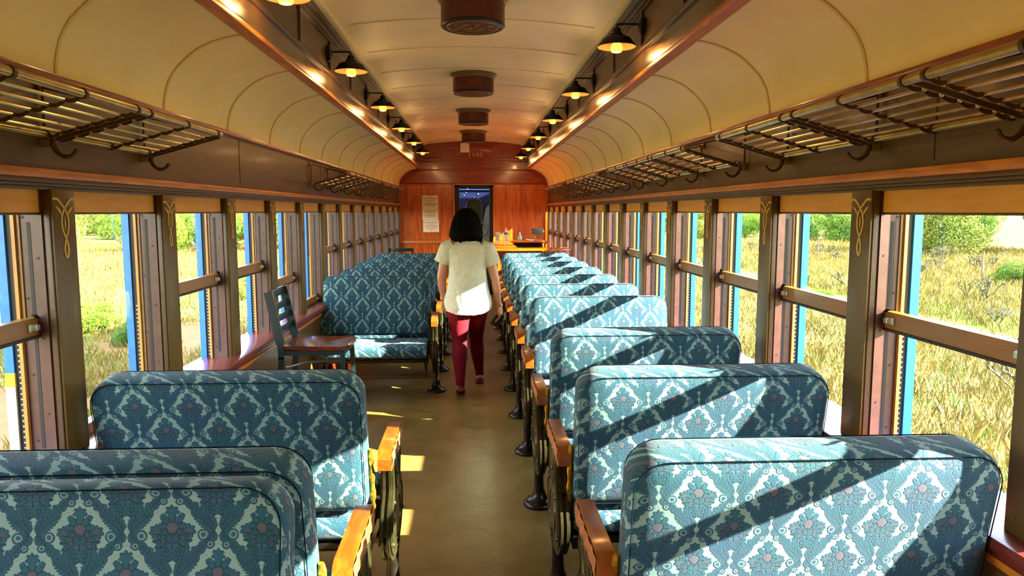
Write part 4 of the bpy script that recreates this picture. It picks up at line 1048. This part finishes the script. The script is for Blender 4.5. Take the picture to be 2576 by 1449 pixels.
# fence posts
pm = MB().tube([(0, 0, -.1), (.01, 0, .5), (.03, .01, 1.1)], [.055, .05, .045], 7).mesh('fence_post', bark)
for i in range(13):
    y = 21+i*5.0; x = 18.9+.14*i*(-1)**i*.4+ (y-21)*.045
    c = lk('fence_post', pm, loc=(x, y, float(gz(x, y)))); c.rotation_euler = (.05*math.sin(i*3), .06*math.cos(i*5), i); tag(c, 'weathered wooden fence post on the right plain', 'fence post', 'right fence posts')
for i in range(7):
    y = 48+i*8; x = -(26+ (y-48)*.47)
    c = lk('fence_post', pm, loc=(x, y, float(gz(x, y)))); c.rotation_euler = (.05, .04*math.cos(i*5), i); tag(c, 'weathered wooden fence post on the left plain', 'fence post', 'left fence posts')
# grass blades
def grass(name, n, sx, label, m, xr, yr, hmin, hmax, seed, green):
    r = np.random.default_rng(seed)
    nc = n//14; cx = xr[0]+(xr[1]-xr[0])*r.random(nc)**1.5; cy = yr[0]+(yr[1]-yr[0])*r.random(nc)
    keep = r.random(nc) > .35*(np.sin(cx*1.1)*np.cos(cy*.8) > .25)
    rd = (np.abs(cx-11.6) < .6) & (sx > 0); keep &= ~rd
    keep &= ~((np.abs(cx-6.4) < 1.1) & (sx < 0) & (np.sin(cy*.9) > -.2))
    cx, cy = cx[keep], cy[keep]; nc = len(cx)
    X_ = np.repeat(cx, 14)+r.normal(size=nc*14)*.14; Y_ = np.repeat(cy, 14)+r.normal(size=nc*14)*.14
    H = r.uniform(hmin, hmax, nc*14)*np.repeat(r.uniform(.6, 1.2, nc), 14); X_ *= sx
    Z_ = gz(X_, Y_)-.02; a = r.uniform(0, 2*PI, nc*14); wd = .0014+.0016*r.random(nc*14)
    wd = wd*(1+np.hypot(X_, Y_)/9)
    dx, dy = np.cos(a)*wd, np.sin(a)*wd; lx, ly = r.normal(size=nc*14)*.25*H, r.normal(size=nc*14)*.25*H
    V = np.stack([np.stack([X_-dx, Y_-dy, Z_], 1), np.stack([X_+dx, Y_+dy, Z_], 1), np.stack([X_+lx*.4+dx*.6, Y_+ly*.4+dy*.6, Z_+H*.6], 1), np.stack([X_+lx, Y_+ly, Z_+H], 1)], 1).reshape(-1, 3)
    me = bpy.data.meshes.new(name); k = np.arange(nc*14)*4
    nv = len(V); me.vertices.add(nv); me.vertices.foreach_set('co', V.ravel())
    F = np.stack([k, k+1, k+2, k+3], 1); nf = len(F)
    me.loops.add(nf*4); me.loops.foreach_set('vertex_index', F.ravel()); me.polygons.add(nf); me.polygons.foreach_set('loop_start', np.arange(nf)*4); me.polygons.foreach_set('loop_total', np.full(nf, 4))
    me.update(); me.validate(); me.materials.append(m)
    o = lk(name, me); tag(o, label, 'grass', kind='stuff'); return o
straw = noisy('straw_grass', '#7c6a30', '#62582a', .8, .5, bs=0, spec=.2); gg = noisy('green_grass', '#4e7028', '#667430', .8, .8, bs=0, spec=.2)
grass('dry_grass', 330000, 1, 'tall dry straw grass covering the plain right of the train', straw, (2.3, 34), (3, 55), .16, .38, 5, 0)
grass('dry_grass', 230000, -1, 'tall dry straw grass covering the plain left of the train', straw, (2.3, 30), (3, 55), .14, .34, 6, 0)
grass('green_grass', 16000, 1, 'tufts of green grass among the straw on the right', gg, (2.2, 18), (4, 34), .12, .30, 8, 1)
grass('green_grass', 18000, -1, 'tufts of green grass among the straw on the left', gg, (2.2, 14), (4, 34), .12, .30, 9, 1)
